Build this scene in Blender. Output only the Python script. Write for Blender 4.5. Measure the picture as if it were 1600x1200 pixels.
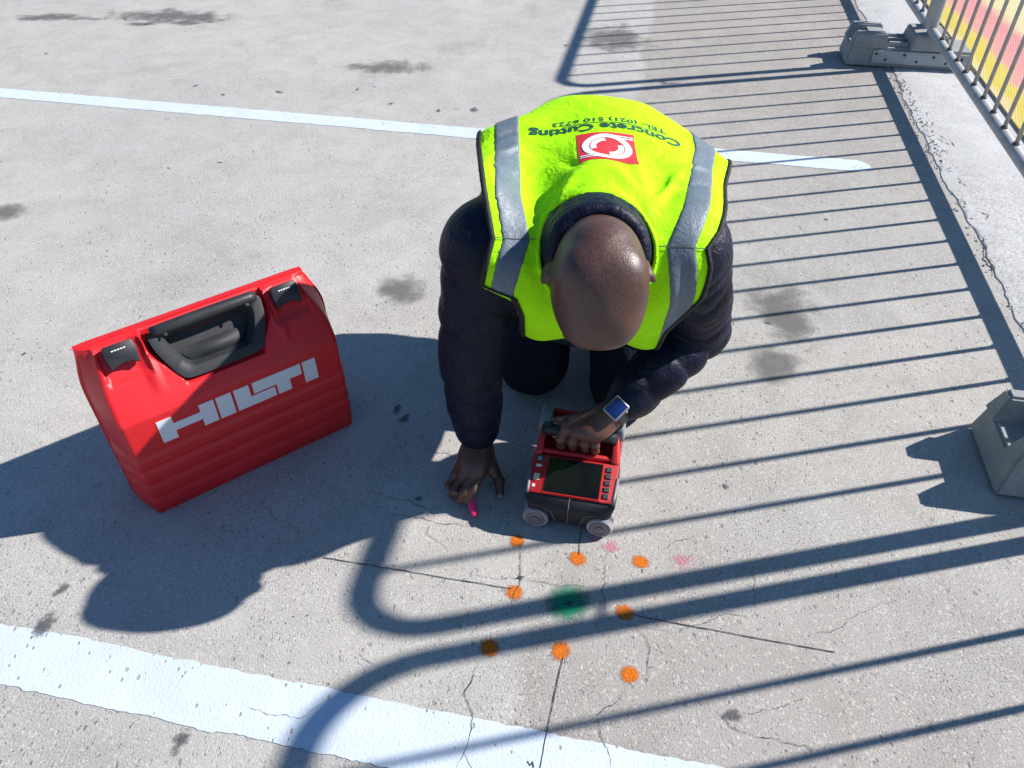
import bpy, bmesh, math, random
import numpy as np
from mathutils import Vector, Matrix
from mathutils.bvhtree import BVHTree

for o in list(bpy.data.objects):
    bpy.data.objects.remove(o)
scene = bpy.context.scene
COL = scene.collection
R = math.radians

# ------------------------------------------------------------------ camera, sky, sun, exposure
cam_data = bpy.data.cameras.new('camera')
cam = bpy.data.objects.new('camera', cam_data)
COL.objects.link(cam)
cam.location = (0, 0, 1.3)
cam.rotation_euler = (R(90 - 41.5), 0, 0)
cam_data.sensor_width = 36
cam_data.lens = 27.0
cam_data.clip_start = 0.02
cam_data.clip_end = 600
scene.camera = cam

SUN_AZ = 11.7          # degrees from +X towards +Y
SUN_K = 1.365           # shadow length per metre of height
SUN_EL = math.atan(1 / SUN_K)
sun_dir = Vector((math.cos(R(SUN_AZ)) * math.cos(SUN_EL), math.sin(R(SUN_AZ)) * math.cos(SUN_EL), math.sin(SUN_EL)))

world = bpy.data.worlds.new('World')
scene.world = world
world.use_nodes = True
wn = world.node_tree
bg = wn.nodes['Background']
sky = wn.nodes.new('ShaderNodeTexSky')
sky.sky_type = 'NISHITA'
sky.sun_disc = False
sky.sun_elevation = SUN_EL
sky.sun_rotation = R(90 - SUN_AZ)
sky.air_density = 1.5
sky.dust_density = 0.0
sky.ozone_density = 10.0
wn.links.new(sky.outputs[0], bg.inputs[0])
bg.inputs[1].default_value = 0.072

sd = bpy.data.lights.new('sun', 'SUN')
sd.energy = 5.0
sd.angle = R(0.65)
sd.color = (1.0, 0.955, 0.905)
sun = bpy.data.objects.new('sun', sd)
COL.objects.link(sun)
sun.rotation_euler = sun_dir.to_track_quat('Z', 'Y').to_euler()
sun.location = sun_dir * 20

vs = scene.view_settings
vs.view_transform = 'Standard'
vs.look = 'None'
vs.exposure = 0.71
vs.gamma = 1.0
vs.use_curve_mapping = False
random.seed(7)
rng = np.random.RandomState(11)

# ------------------------------------------------------------------ object helpers
def props(o, label=None, cat=None, group=None, kind=None):
    if label: o['label'] = label
    if cat: o['category'] = cat
    if group: o['group'] = group
    if kind: o['kind'] = kind
    return o

def link(name, me, mat=None, parent=None, smooth=False):
    o = bpy.data.objects.new(name, me)
    COL.objects.link(o)
    if mat is not None:
        if isinstance(mat, (list, tuple)):
            for m in mat: me.materials.append(m)
        elif len(me.materials) == 0:
            me.materials.append(mat)
    if parent is not None: o.parent = parent
    if smooth:
        me.polygons.foreach_set('use_smooth', [True] * len(me.polygons))
    return o

def empty(name, loc, rz=0.0):
    o = bpy.data.objects.new(name, None)
    COL.objects.link(o)
    o.empty_display_size = 0.05
    o.location = loc
    o.rotation_euler = (0, 0, rz)
    return o

class MB:
    """collects shapes into one mesh"""
    def __init__(self):
        self.v, self.f = [], []
    def raw(self, v, f):
        n = len(self.v)
        self.v += [tuple(p) for p in v]
        self.f += [tuple(i + n for i in q) for q in f]
        return self
    def box(self, c, s, M=None, bevel=0.0, seg=2):
        bm = bmesh.new()
        bmesh.ops.create_cube(bm, size=1.0)
        for v in bm.verts: v.co = Vector((v.co.x * s[0], v.co.y * s[1], v.co.z * s[2]))
        if bevel > 0:
            bmesh.ops.bevel(bm, geom=list(bm.edges), offset=bevel, segments=seg, affect='EDGES', profile=0.5)
        return self._bm(bm, Matrix.Translation(Vector(c)) @ (M.to_4x4() if M else Matrix.Identity(4)))
    def _bm(self, bm, M):
        bm.verts.index_update()
        v = [M @ x.co for x in bm.verts]
        f = [[x.index for x in p.verts] for p in bm.faces]
        bm.free()
        return self.raw(v, f)
    def prism(self, poly, z0, z1, fn=None, bevel=0.0, seg=2):
        """polygon (u,w) extruded along third axis z0..z1; fn maps (u,w,z)->xyz"""
        bm = bmesh.new()
        a = [bm.verts.new((p[0], p[1], z0)) for p in poly]
        b = [bm.verts.new((p[0], p[1], z1)) for p in poly]
        bm.faces.new(a[::-1]); bm.faces.new(b)
        n = len(poly)
        for i in range(n):
            bm.faces.new((a[i], a[(i + 1) % n], b[(i + 1) % n], b[i]))
        bmesh.ops.recalc_face_normals(bm, faces=bm.faces)
        if bevel > 0:
            bmesh.ops.bevel(bm, geom=list(bm.edges), offset=bevel, segments=seg, affect='EDGES', profile=0.5, clamp_overlap=True)
        if fn:
            for v in bm.verts: v.co = Vector(fn(v.co.x, v.co.y, v.co.z))
            bmesh.ops.recalc_face_normals(bm, faces=bm.faces)
        return self._bm(bm, Matrix.Identity(4))
    def tube(self, pts, r, n=12, caps=True, closed=False):
        pts = [Vector(p) for p in pts]
        rr = r if isinstance(r, (list, tuple)) else [r] * len(pts)
        m = len(pts)
        rings = []
        t0 = (pts[1] - pts[0]).normalized()
        ref = Vector((0, 0, 1)) if abs(t0.z) < 0.9 else Vector((1, 0, 0))
        u = t0.cross(ref).normalized()
        for i in range(m):
            if closed:
                t = (pts[(i + 1) % m] - pts[i - 1]).normalized()
            else:
                t = (pts[min(i + 1, m - 1)] - pts[max(i - 1, 0)]).normalized()
            u = (u - t * u.dot(t)).normalized()
            w = t.cross(u)
            rings.append([pts[i] + (u * math.cos(2 * math.pi * k / n) + w * math.sin(2 * math.pi * k / n)) * rr[i] for k in range(n)])
        v = [p for q in rings for p in q]
        f = []
        for i in range(m if closed else m - 1):
            j = (i + 1) % m
            for k in range(n):
                l = (k + 1) % n
                f.append((i * n + k, i * n + l, j * n + l, j * n + k))
        if caps and not closed:
            f.append(tuple(range(n))[::-1])
            f.append(tuple((m - 1) * n + k for k in range(n)))
        return self.raw(v, f)
    def lathe(self, prof, c, axis, n=32):
        """profile [(r, h)] spun about axis through c"""
        axis = Vector(axis).normalized()
        ref = Vector((0, 0, 1)) if abs(axis.z) < 0.9 else Vector((1, 0, 0))
        u = axis.cross(ref).normalized(); w = axis.cross(u)
        c = Vector(c)
        v = []
        for r, h in prof:
            for k in range(n):
                a = 2 * math.pi * k / n
                v.append(c + axis * h + (u * math.cos(a) + w * math.sin(a)) * r)
        f = []
        for i in range(len(prof) - 1):
            for k in range(n):
                l = (k + 1) % n
                f.append((i * n + k, i * n + l, (i + 1) * n + l, (i + 1) * n + k))
        f.append(tuple(range(n))[::-1])
        f.append(tuple((len(prof) - 1) * n + k for k in range(n)))
        return self.raw(v, f)
    def mesh(self, name='mesh'):
        me = bpy.data.meshes.new(name)
        me.from_pydata([tuple(p) for p in self.v], [], self.f)
        bm = bmesh.new(); bm.from_mesh(me)
        bmesh.ops.recalc_face_normals(bm, faces=bm.faces)
        bm.to_mesh(me); bm.free()
        me.update()
        return me
    def build(self, name, mat, parent=None, smooth=False, angle=None):
        me = self.mesh(name)
        o = link(name, me, mat, parent, smooth)
        if angle:
            me.polygons.foreach_set('use_smooth', [True] * len(me.polygons))
            me.set_sharp_from_angle(angle=R(angle))
        return o

# ------------------------------------------------------------------ material helpers
class NT:
    def __init__(self, name):
        self.m = bpy.data.materials.new(name)
        self.m.use_nodes = True
        self.t = self.m.node_tree
        self.b = self.t.nodes['Principled BSDF']
        self.out = self.t.nodes['Material Output']
    def n(self, typ, **kw):
        x = self.t.nodes.new('ShaderNode' + typ)
        for k, v in kw.items(): setattr(x, k, v)
        return x
    def l(self, a, b): self.t.links.new(a, b)
    def val(self, sock, v):
        if hasattr(v, 'links'): self.l(v, sock)
        else: sock.default_value = v
    def coord(self, kind='Object'):
        return self.n('TexCoord').outputs[kind]
    def pos(self):
        return self.n('NewGeometry').outputs['Position']
    def mapping(self, vec, scale=(1, 1, 1), loc=(0, 0, 0), rot=(0, 0, 0)):
        m = self.n('Mapping'); self.l(vec, m.inputs[0])
        m.inputs['Scale'].default_value = scale; m.inputs['Location'].default_value = loc; m.inputs['Rotation'].default_value = rot
        return m.outputs[0]
    def noise(self, vec, scale, detail=3, rough=0.55, dist=0.0, out='Fac'):
        x = self.n('TexNoise'); self.l(vec, x.inputs['Vector'])
        x.inputs['Scale'].default_value = scale; x.inputs['Detail'].default_value = detail
        x.inputs['Roughness'].default_value = rough; x.inputs['Distortion'].default_value = dist
        return x.outputs[out]
    def voronoi(self, vec, scale, feature='F1', out='Distance', rand=1.0):
        x = self.n('TexVoronoi', feature=feature); self.l(vec, x.inputs['Vector'])
        x.inputs['Scale'].default_value = scale; x.inputs['Randomness'].default_value = rand
        return x.outputs[out]
    def ramp(self, fac, stops, interp='LINEAR'):
        x = self.n('ValToRGB'); self.val(x.inputs[0], fac)
        cr = x.color_ramp; cr.interpolation = interp
        while len(cr.elements) < len(stops): cr.elements.new(0.5)
        for e, (p, c) in zip(cr.elements, stops):
            e.position = p
            e.color = (c, c, c, 1) if isinstance(c, (int, float)) else (*c, 1)
        return x.outputs[0]
    def math(self, op, a, b=0.0, c=None, clamp=False):
        x = self.n('Math', operation=op, use_clamp=clamp)
        self.val(x.inputs[0], a); self.val(x.inputs[1], b)
        if c is not None: self.val(x.inputs[2], c)
        return x.outputs[0]
    def mix(self, fac, a, b, blend='MIX'):
        x = self.n('Mix', data_type='RGBA', blend_type=blend)
        self.val(x.inputs[0], fac)
        for s, v in ((x.inputs[6], a), (x.inputs[7], b)):
            if hasattr(v, 'links'): self.l(v, s)
            else: s.default_value = (*v, 1) if len(v) == 3 else v
        return x.outputs[2]
    def bump(self, h, strength=0.3, dist=0.002, normal=None):
        x = self.n('Bump'); self.val(x.inputs['Height'], h)
        x.inputs['Strength'].default_value = strength; x.inputs['Distance'].default_value = dist
        if normal is not None: self.l(normal, x.inputs['Normal'])
        return x.outputs[0]
    def fin(self, col=None, rough=None, normal=None, metal=None, spec=None, alpha=None, coat=None, sheen=None):
        b = self.b
        if col is not None:
            if hasattr(col, 'links'): self.l(col, b.inputs['Base Color'])
            else: b.inputs['Base Color'].default_value = (*col, 1)
        if rough is not None: self.val(b.inputs['Roughness'], rough)
        if normal is not None: self.l(normal, b.inputs['Normal'])
        if metal is not None: self.val(b.inputs['Metallic'], metal)
        if spec is not None: b.inputs['Specular IOR Level'].default_value = spec
        if alpha is not None: self.val(b.inputs['Alpha'], alpha)
        if coat is not None: b.inputs['Coat Weight'].default_value = coat
        if sheen is not None: b.inputs['Sheen Weight'].default_value = sheen
        return self.m

MAT = {}

def concrete_nodes(t, tint_a, tint_b, pit_scale=1.0, pits=True):
    """shared weathered-concrete colour / height network in world metres"""
    p = t.pos()
    big = t.noise(p, 1.1, 2, 0.6)
    mid = t.noise(p, 6.5, 3, 0.65, 0.6)
    fine = t.noise(p, 260 * pit_scale, 2, 0.7)
    grain = t.noise(p, 720, 1, 0.6)
    base = t.mix(t.ramp(big, [(0.3, 0.0), (0.7, 1.0)]), tint_a, tint_b)
    base = t.mix(t.ramp(mid, [(0.36, 0.0), (0.70, 0.75)]), base, tuple(c * 0.76 for c in tint_a))
    # speckle of exposed aggregate
    sp = t.ramp(fine, [(0.30, 0.42), (0.43, 0.90), (0.60, 1.08), (0.75, 1.32)])
    rough_zone = t.ramp(t.noise(p, 2.3, 3, 0.6), [(0.38, 0.40), (0.60, 1.0)])
    base = t.mix(rough_zone, base, t.mix(1.0, base, sp, 'MULTIPLY'))
    g2 = t.ramp(grain, [(0.3, 0.86), (0.7, 1.12)])
    base = t.mix(1.0, base, g2, 'MULTIPLY')
    hgt = t.math('ADD', t.math('MULTIPLY', fine, 0.9), t.math('MULTIPLY', grain, 0.35))
    return p, base, hgt, big, mid

# ---- ground concrete
def mat_ground():
    t = NT('car_park_concrete')
    p, base, hgt, big, mid = concrete_nodes(t, (0.472, 0.447, 0.411), (0.407, 0.396, 0.376))
    # newer, darker pour along the barriers (straight joint parallel to the kerb)
    q = t.mapping(p, rot=(0, 0, R(-79.2)))      # x' along barrier, y' = -n
    sep = t.n('SeparateXYZ'); t.l(q, sep.inputs[0])
    wob = t.math('MULTIPLY', t.math('SUBTRACT', t.noise(p, 2.2, 3), 0.5), 0.22)
    nn = t.math('ADD', t.math('MULTIPLY', sep.outputs[1], -1.0), wob)
    band = t.ramp(t.math('ADD', nn, 0.5), [(0.385, 0.0), (0.42, 1.0)])
    zone = t.ramp(t.math('MULTIPLY', sep.outputs[0], 0.1), [(0.06, 0.75), (0.11, 0.25), (0.22, 0.30), (0.36, 0.95), (0.6, 1.0)])
    base = t.mix(t.math('MULTIPLY', band, zone), base, t.mix(1.0, base, (0.79, 0.75, 0.735), 'MULTIPLY'))
    # tyre rubbed / oil darkened clouds
    st = t.ramp(t.noise(p, 1.7, 5, 0.62, 0.5), [(0.57, 0.0), (0.72, 1.0)])
    base = t.mix(t.math('MULTIPLY', st, 0.33), base, (0.15, 0.145, 0.14))
    # pits, irregular, clustered
    warp = t.mapping(p, scale=(1.0, 0.8, 1.0))
    dn = t.n('TexNoise'); t.l(p, dn.inputs['Vector']); dn.inputs['Scale'].default_value = 60; dn.inputs['Detail'].default_value = 2
    wv = t.n('VectorMath', operation='SCALE'); t.l(dn.outputs['Color'], wv.inputs[0]); wv.inputs[3].default_value = 0.014
    av = t.n('VectorMath', operation='ADD'); t.l(warp, av.inputs[0]); t.l(wv.outputs[0], av.inputs[1])
    def pit(scale, rad, prob):
        v = t.n('TexVoronoi', feature='F1'); t.l(av.outputs[0], v.inputs['Vector']); v.inputs['Scale'].default_value = scale
        s = t.n('SeparateColor'); t.l(v.outputs['Color'], s.inputs[0])
        size = t.math('MULTIPLY', t.math('SUBTRACT', s.outputs[0], 1.0 - prob, clamp=True), rad / prob)
        return t.math('MULTIPLY', t.math('SUBTRACT', size, v.outputs['Distance']), 14.0, clamp=True)
    clus = t.ramp(t.noise(p, 3.1, 4, 0.6), [(0.36, 0.25), (0.62, 1.0)])
    p1 = t.math('MULTIPLY', pit(78, 0.36, 0.34), clus)
    p2 = t.math('MULTIPLY', pit(150, 0.42, 0.5), clus)
    p3 = pit(30, 0.17, 0.05)
    pits = t.math('MAXIMUM', t.math('MAXIMUM', p1, t.math('MULTIPLY', p2, 0.8)), p3)
    base = t.mix(t.math('MULTIPLY', pits, 0.62), base, (0.115, 0.112, 0.112))
    # pale sand grains
    gr = t.voronoi(p, 230, out='Color'); gs = t.n('SeparateColor'); t.l(gr, gs.inputs[0])
    base = t.mix(t.math('MULTIPLY', t.ramp(gs.outputs[1], [(0.86, 0.0), (0.95, 1.0)]), 0.5), base, (0.58, 0.55, 0.5))
    h = t.math('SUBTRACT', hgt, t.math('MULTIPLY', pits, 1.4))
    h = t.math('ADD', h, t.math('MULTIPLY', mid, 0.6))
    return t.fin(base, 0.9, t.bump(h, 0.55, 0.0032), spec=0.25)
MAT['ground'] = mat_ground()

def mat_kerb():
    t = NT('pale_screed')
    p, base, hgt, big, mid = concrete_nodes(t, (0.53, 0.52, 0.51), (0.47, 0.465, 0.46), 0.5)
    sc = t.ramp(t.noise(p, 24, 5, 0.7, 1.2), [(0.60, 0.0), (0.68, 1.0)])
    base = t.mix(t.math('MULTIPLY', sc, 0.4), base, (0.36, 0.35, 0.34))
    h = t.math('SUBTRACT', t.math('MULTIPLY', hgt, 0.6), t.math('MULTIPLY', sc, 1.0))
    return t.fin(base, 0.9, t.bump(h, 0.32, 0.003), spec=0.25)
MAT['kerb'] = mat_kerb()

def mat_line():
    t = NT('white_road_paint')
    p = t.pos()
    fine = t.noise(p, 190, 3, 0.7)
    mid = t.noise(p, 9, 4, 0.6)
    col = t.mix(t.ramp(mid, [(0.35, 0.0), (0.7, 1.0)]), (0.57, 0.635, 0.70), (0.51, 0.575, 0.64))
    v = t.n('TexVoronoi', feature='F1'); t.l(t.mapping(p, scale=(1, 0.75, 1)), v.inputs['Vector']); v.inputs['Scale'].default_value = 75
    s = t.n('SeparateColor'); t.l(v.outputs['Color'], s.inputs[0])
    pit = t.math('MULTIPLY', t.math('SUBTRACT', t.math('MULTIPLY', t.math('SUBTRACT', s.outputs[0], 0.55, clamp=True), 0.75), v.outputs['Distance']), 9.0, clamp=True)
    col = t.mix(t.math('MULTIPLY', pit, 0.75), col, (0.33, 0.32, 0.31))
    worn = t.ramp(t.noise(p, 42, 4, 0.75), [(0.64, 0.0), (0.69, 1.0)])
    col = t.mix(t.math('MULTIPLY', worn, 0.45), col, (0.42, 0.41, 0.39))
    h = t.math('SUBTRACT', fine, t.math('MULTIPLY', pit, 1.3))
    return t.fin(col, 0.6, t.bump(h, 0.45, 0.003), spec=0.3)
MAT['line'] = mat_line()

def mat_spray(name, col, lo=0.35, hi=0.75, soft=0.35, s2=70, k2=0.6):
    """sprayed pigment; object space radius 1 = rim"""
    t = NT(name)
    c = t.coord('Object')
    g = t.n('TexGradient', gradient_type='SPHERICAL'); t.l(c, g.inputs[0])
    w = t.pos()
    n1 = t.noise(w, 330, 2, 0.7); n2 = t.noise(w, s2, 3, 0.6)
    a = t.math('ADD', g.outputs['Fac'], t.math('MULTIPLY', t.math('SUBTRACT', n1, 0.5), soft))
    a = t.math('ADD', a, t.math('MULTIPLY', t.math('SUBTRACT', n2, 0.5), soft * k2))
    alpha = t.ramp(a, [(lo, 0.0), (hi, 1.0)])
    dark = tuple(x * 0.6 for x in col)
    cc = t.mix(t.ramp(n1, [(0.35, 0.0), (0.6, 1.0)]), dark, col)
    return t.fin(cc, 0.85, t.bump(n1, 0.5, 0.003), alpha=alpha, spec=0.2)
MAT['orange'] = mat_spray('orange_marking_paint', (0.66, 0.165, 0.012), 0.04, 0.48, 0.75, 120, 0.8)
MAT['green'] = mat_spray('green_marking_paint', (0.006, 0.25, 0.14), 0.12, 0.72, 0.62)
MAT['pink_dust'] = mat_spray('pink_overspray', (0.62, 0.25, 0.30), 0.6, 3.0, 1.5)
MAT['stain'] = mat_spray('oil_stain', (0.17, 0.165, 0.16), 0.22, 6.0, 0.6, 9, 2.6)
MAT['stain_soft'] = mat_spray('faint_stain', (0.19, 0.18, 0.17), 0.22, 9.0, 0.6, 11, 2.4)
MAT['tar'] = mat_spray('dark_spot', (0.13, 0.13, 0.135), 0.22, 0.85, 0.9, 60, 1.6)
MAT['pale_spot'] = mat_spray('pale_spot', (0.5, 0.49, 0.47), 0.15, 0.9, 0.5)

def simple(name, col, rough=0.5, metal=0.0, spec=0.5, nscale=None, nstr=0.1, ndist=0.001, var=0.0, coat=0.0, vscale=None):
    t = NT(name)
    c = col
    p = t.coord('Object')
    if var:
        nz = t.noise(p, vscale or 18, 4, 0.65)
        c = t.mix(t.ramp(nz, [(0.3, 0.0), (0.7, 1.0)]), tuple(x * (1 - var) for x in col), tuple(min(1, x * (1 + var)) for x in col))
    nm = None
    if nscale: nm = t.bump(t.noise(p, nscale, 3, 0.6), nstr, ndist)
    return t.fin(c, rough, nm, metal, spec, coat=coat)

MAT['crack'] = simple('crack_void', (0.075, 0.07, 0.066), 0.95, spec=0.1)
MAT['pen'] = simple('black_marker_line', (0.045, 0.045, 0.05), 0.9, spec=0.1)

# ------------------------------------------------------------------ barrier frame directions (along / across)
FE = Vector((math.cos(R(79.2)), math.sin(R(79.2)), 0))
FN = Vector((FE.y, -FE.x, 0))
def en(e, n, z=0.0):
    return FE * e + FN * n + Vector((0, 0, z))

# ================================================================== GROUND
g = MB(); S = 150
g.raw([(-S, -S, 0), (S, -S, 0), (S, S, 0), (-S, S, 0)], [(0, 1, 2, 3)])
ground = g.build('ground', MAT['ground'])
props(ground, 'grey pitted concrete car park ground', None, None, 'structure')

# pale screed strip under the barriers, ragged broken edge
def ragged(e0, e1, n0, amp, step):
    out = []
    e = e0
    ph = [rng.rand() * 6.28 for _ in range(6)]
    while e <= e1:
        n = n0 + amp * (0.8 * math.sin(e * 3.1 + ph[0]) + 0.5 * math.sin(e * 8.3 + ph[1]) + 0.35 * math.sin(e * 23 + ph[2]) + 0.25 * math.sin(e * 57 + ph[3]) + 0.5 * (rng.rand() - 0.5))
        out.append((e, n))
        e += step
    return out
edge = ragged(-6, 14, 1.068, 0.010, 0.02)
kv, kf = [], []
TOPZ = 0.005
for e, n in edge:
    for (dn, z) in ((0.0, -0.002), (0.004, TOPZ - 0.002), (0.012 + 0.01 * rng.rand(), TOPZ), (0.2, TOPZ + 0.001), (0.48, TOPZ + 0.001), (0.482, -0.01)):
        kv.append(en(e, (n + dn) if dn < 0.1 else 1.068 + dn, z))
for i in range(len(edge) - 1):
    for j in range(5):
        kf.append((i * 6 + j, (i + 1) * 6 + j, (i + 1) * 6 + j + 1, i * 6 + j + 1))
m = MB(); m.raw(kv, kf)
kerb = m.build('kerb', MAT['kerb'], angle=40)
props(kerb, 'pale cement strip with ragged broken edge under the barriers', None, None, 'structure')

# coloured printed mat beyond the strip
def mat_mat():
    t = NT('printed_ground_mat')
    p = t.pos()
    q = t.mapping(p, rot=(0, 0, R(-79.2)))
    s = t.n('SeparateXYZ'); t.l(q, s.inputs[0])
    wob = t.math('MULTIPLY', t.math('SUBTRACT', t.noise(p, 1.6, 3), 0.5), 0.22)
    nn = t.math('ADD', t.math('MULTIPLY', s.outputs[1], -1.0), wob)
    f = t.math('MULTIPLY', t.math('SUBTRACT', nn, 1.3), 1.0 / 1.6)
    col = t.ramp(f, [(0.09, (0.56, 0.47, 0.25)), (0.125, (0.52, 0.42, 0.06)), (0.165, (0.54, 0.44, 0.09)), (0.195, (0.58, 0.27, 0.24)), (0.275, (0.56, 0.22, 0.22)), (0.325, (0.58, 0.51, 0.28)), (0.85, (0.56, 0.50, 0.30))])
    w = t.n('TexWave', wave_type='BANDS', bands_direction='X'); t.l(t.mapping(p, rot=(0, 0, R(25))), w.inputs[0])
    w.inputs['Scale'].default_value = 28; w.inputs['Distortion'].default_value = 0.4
    col = t.mix(t.math('MULTIPLY', w.outputs['Fac'], 0.12), col, (0.4, 0.3, 0.15))  # fine darker hatching: the mesh's shadow lines put into the sheet colour
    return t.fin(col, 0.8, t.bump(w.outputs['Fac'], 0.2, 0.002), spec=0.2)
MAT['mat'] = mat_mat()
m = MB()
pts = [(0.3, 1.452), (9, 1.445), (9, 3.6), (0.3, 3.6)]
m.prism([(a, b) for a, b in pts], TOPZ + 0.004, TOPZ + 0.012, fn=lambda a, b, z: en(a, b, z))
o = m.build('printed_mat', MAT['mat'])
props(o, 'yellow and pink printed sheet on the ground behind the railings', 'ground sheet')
m = MB()
m.prism([(-30, 1.545), (60, 1.545), (60, 40), (-30, 40)], 0.0, TOPZ - 0.002, fn=lambda a, b, z: en(a, b, z))
o = m.build('pavement', MAT['kerb'])
props(o, 'pale concrete apron beyond the barriers', None, None, 'structure')

# ---- painted bay lines (direction -11.4 deg)
LD = Vector((math.cos(R(-11.4)), math.sin(R(-11.4)), 0)); LN = Vector((-LD.y, LD.x, 0))
def bay_line(c0, c1, w, label, roundend=False, seed=0):
    """strip from c0 to c1 (points on centre line), uneven roller edges"""
    c0 = Vector((*c0, 0)); c1 = Vector((*c1, 0))
    L = (c1 - c0).length; d = (c1 - c0).normalized(); nrm = Vector((-d.y, d.x, 0))
    rr = np.random.RandomState(seed)
    N = int(L / 0.008)
    v, f = [], []
    wl = 0.0; wr = 0.0
    for i in range(N + 1):
        s = L * i / N
        wl = wl * 0.7 + rr.randn() * 0.0011; wr = wr * 0.7 + rr.randn() * 0.0011
        h = w / 2
        if roundend and L - s < 0.05: h *= math.sqrt(max(0.02, 1 - ((0.05 - (L - s)) / 0.05) ** 2)) * 0.85 + 0.15 * ((L - s) / 0.05)
        v += [c0 + d * s + nrm * (h + wl) + Vector((0, 0, 0.0012)), c0 + d * s - nrm * (h + wr) + Vector((0, 0, 0.0012))]
    for i in range(N): f.append((2 * i, 2 * i + 1, 2 * i + 3, 2 * i + 2))
    m = MB(); m.raw(v, f)
    o = m.build('bay_line', MAT['line'])
    props(o, label, None, None, 'structure')
    return o
H = 1.3 / 1.4
bay_line((-3.4 * H - 0.0, (0.783 + 0.4820) * H), (0.62 * H + 0.2, (0.783 - (0.62 + 1.008) * 0.2015) * H - 0.0403), 0.108, 'wide white painted bay line crossing the near left corner', False, 3)
bay_line((-4.6, 3.4337 + (4.6 - 2.289) * 0.2027), (1.345, 3.4337 - (1.345 + 2.289) * 0.2027), 0.096, 'long white painted bay line passing behind the kneeling worker', True, 4)
bay_line((0.2, 5.92), (1.12, 5.72), 0.11, 'short end of a white bay line at the far top edge', False, 5)

# ---- cracks, pen lines, spray marks, stains (all belong to the ground)
def px(x, y, z=0.0):
    """point of the ground plane seen at a place of the survey photograph"""
    th = R(41.5)
    u = (x - 800) / 1200; v = (y - 600) / 1200
    d = Vector((u, math.cos(th) - v * math.sin(th), -math.sin(th) - v * math.cos(th)))
    t = (z - 1.3) / d.z
    return Vector((0, 0, 1.3)) + d * t
def ribbon(name, pts, w, mat, z=0.0012, jit=0.0, step=0.01, parent=None, taper=True, seed=0, wvar=0.5):
    rr = np.random.RandomState(seed)
    P = []
    for a, b in zip(pts[:-1], pts[1:]):
        n = max(1, int((b - a).length / step))
        for i in range(n): P.append(a.lerp(b, i / n))
    P.append(pts[-1])
    v, f = [], []
    off = 0.0
    for i, p in enumerate(P):
        t = (P[min(i + 1, len(P) - 1)] - P[max(i - 1, 0)]).normalized()
        nr = Vector((-t.y, t.x, 0))
        off = off * 0.75 + rr.randn() * jit
        ww = w * (1 - wvar + 2 * wvar * rr.rand())
        if taper: ww *= min(1, 0.25 + 3 * min(i, len(P) - 1 - i) / len(P))
        c = p + nr * off
        v += [(c.x + nr.x * ww / 2, c.y + nr.y * ww / 2, z), (c.x - nr.x * ww / 2, c.y - nr.y * ww / 2, z)]
    for i in range(len(P) - 1): f.append((2 * i, 2 * i + 1, 2 * i + 3, 2 * i + 2))
    m = MB(); m.raw(v, f)
    return m.build(name, mat, parent)
def P_(*l): return [px(x, y) for x, y in l]
cracks = [
    (P_((812, 850), (815, 880), (812, 905), (806, 925), (800, 950)), 0.0022, 0.0014),
    (P_((812, 903), (850, 911), (890, 916), (930, 921)), 0.0012, 0.0016),
    (P_((745, 898), (780, 905), (812, 903)), 0.0010, 0.0012),
    (P_((750, 1030), (738, 1060), (730, 1085), (735, 1110), (736, 1140), (724, 1175), (715, 1200)), 0.0022, 0.0018),
    (P_((724, 1175), (740, 1205)), 0.0015, 0.0012),
    (P_((948, 860), (944, 900), (942, 935), (948, 960), (962, 975)), 0.0018, 0.0016),
    (P_((990, 975), (1005, 990), (1015, 1010), (1008, 1035), (1012, 1062)), 0.0018, 0.0016),
    (P_((962, 975), (990, 980), (1035, 985), (1060, 990)), 0.0011, 0.0014),
    (P_((975, 1075), (960, 1100), (935, 1120), (938, 1145), (950, 1170), (955, 1200)), 0.0018, 0.0018),
    (P_((1060, 985), (1100, 975), (1135, 963), (1175, 965)), 0.0013, 0.0018),
    (P_((1175, 880), (1178, 915), (1182, 960)), 0.0014, 0.0016),
    (P_((1095, 1095), (1130, 1120), (1150, 1135), (1180, 1150), (1230, 1160), (1270, 1168), (1300, 1163)), 0.0016, 0.0022),
    (P_((1250, 995), (1300, 990), (1340, 965), (1350, 955), (1405, 935)), 0.0011, 0.0018),
    (P_((380, 1100), (420, 1118), (470, 1122), (500, 1100), (540, 1085)), 0.0012, 0.0014),
    (P_((560, 1020), (585, 1040)), 0.0015, 0.001),
    (P_((610, 800), (660, 812), (700, 822), (745, 822)), 0.002, 0.002),
    (P_((575, 770), (620, 778), (665, 790), (690, 796)), 0.002, 0.002),
    (P_((660, 705), (700, 712), (725, 715)), 0.0016, 0.002),
    (P_((400, 780), (430, 812), (470, 830)), 0.0014, 0.0018),
    (P_((670, 808), (665, 835), (690, 850), (700, 870)), 0.0011, 0.0014),
    (P_((1030, 860), (1060, 845), (1090, 838)), 0.0010, 0.0014),
    (P_((1140, 1110), (1175, 1112), (1240, 1098), (1260, 1085)), 0.0011, 0.0018),
]
for i, (pts, w, j) in enumerate(cracks):
    ribbon('crack', pts, w * 0.55, MAT['crack'], 0.0017, j, 0.006, ground, True, i + 20, 0.6)
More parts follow.
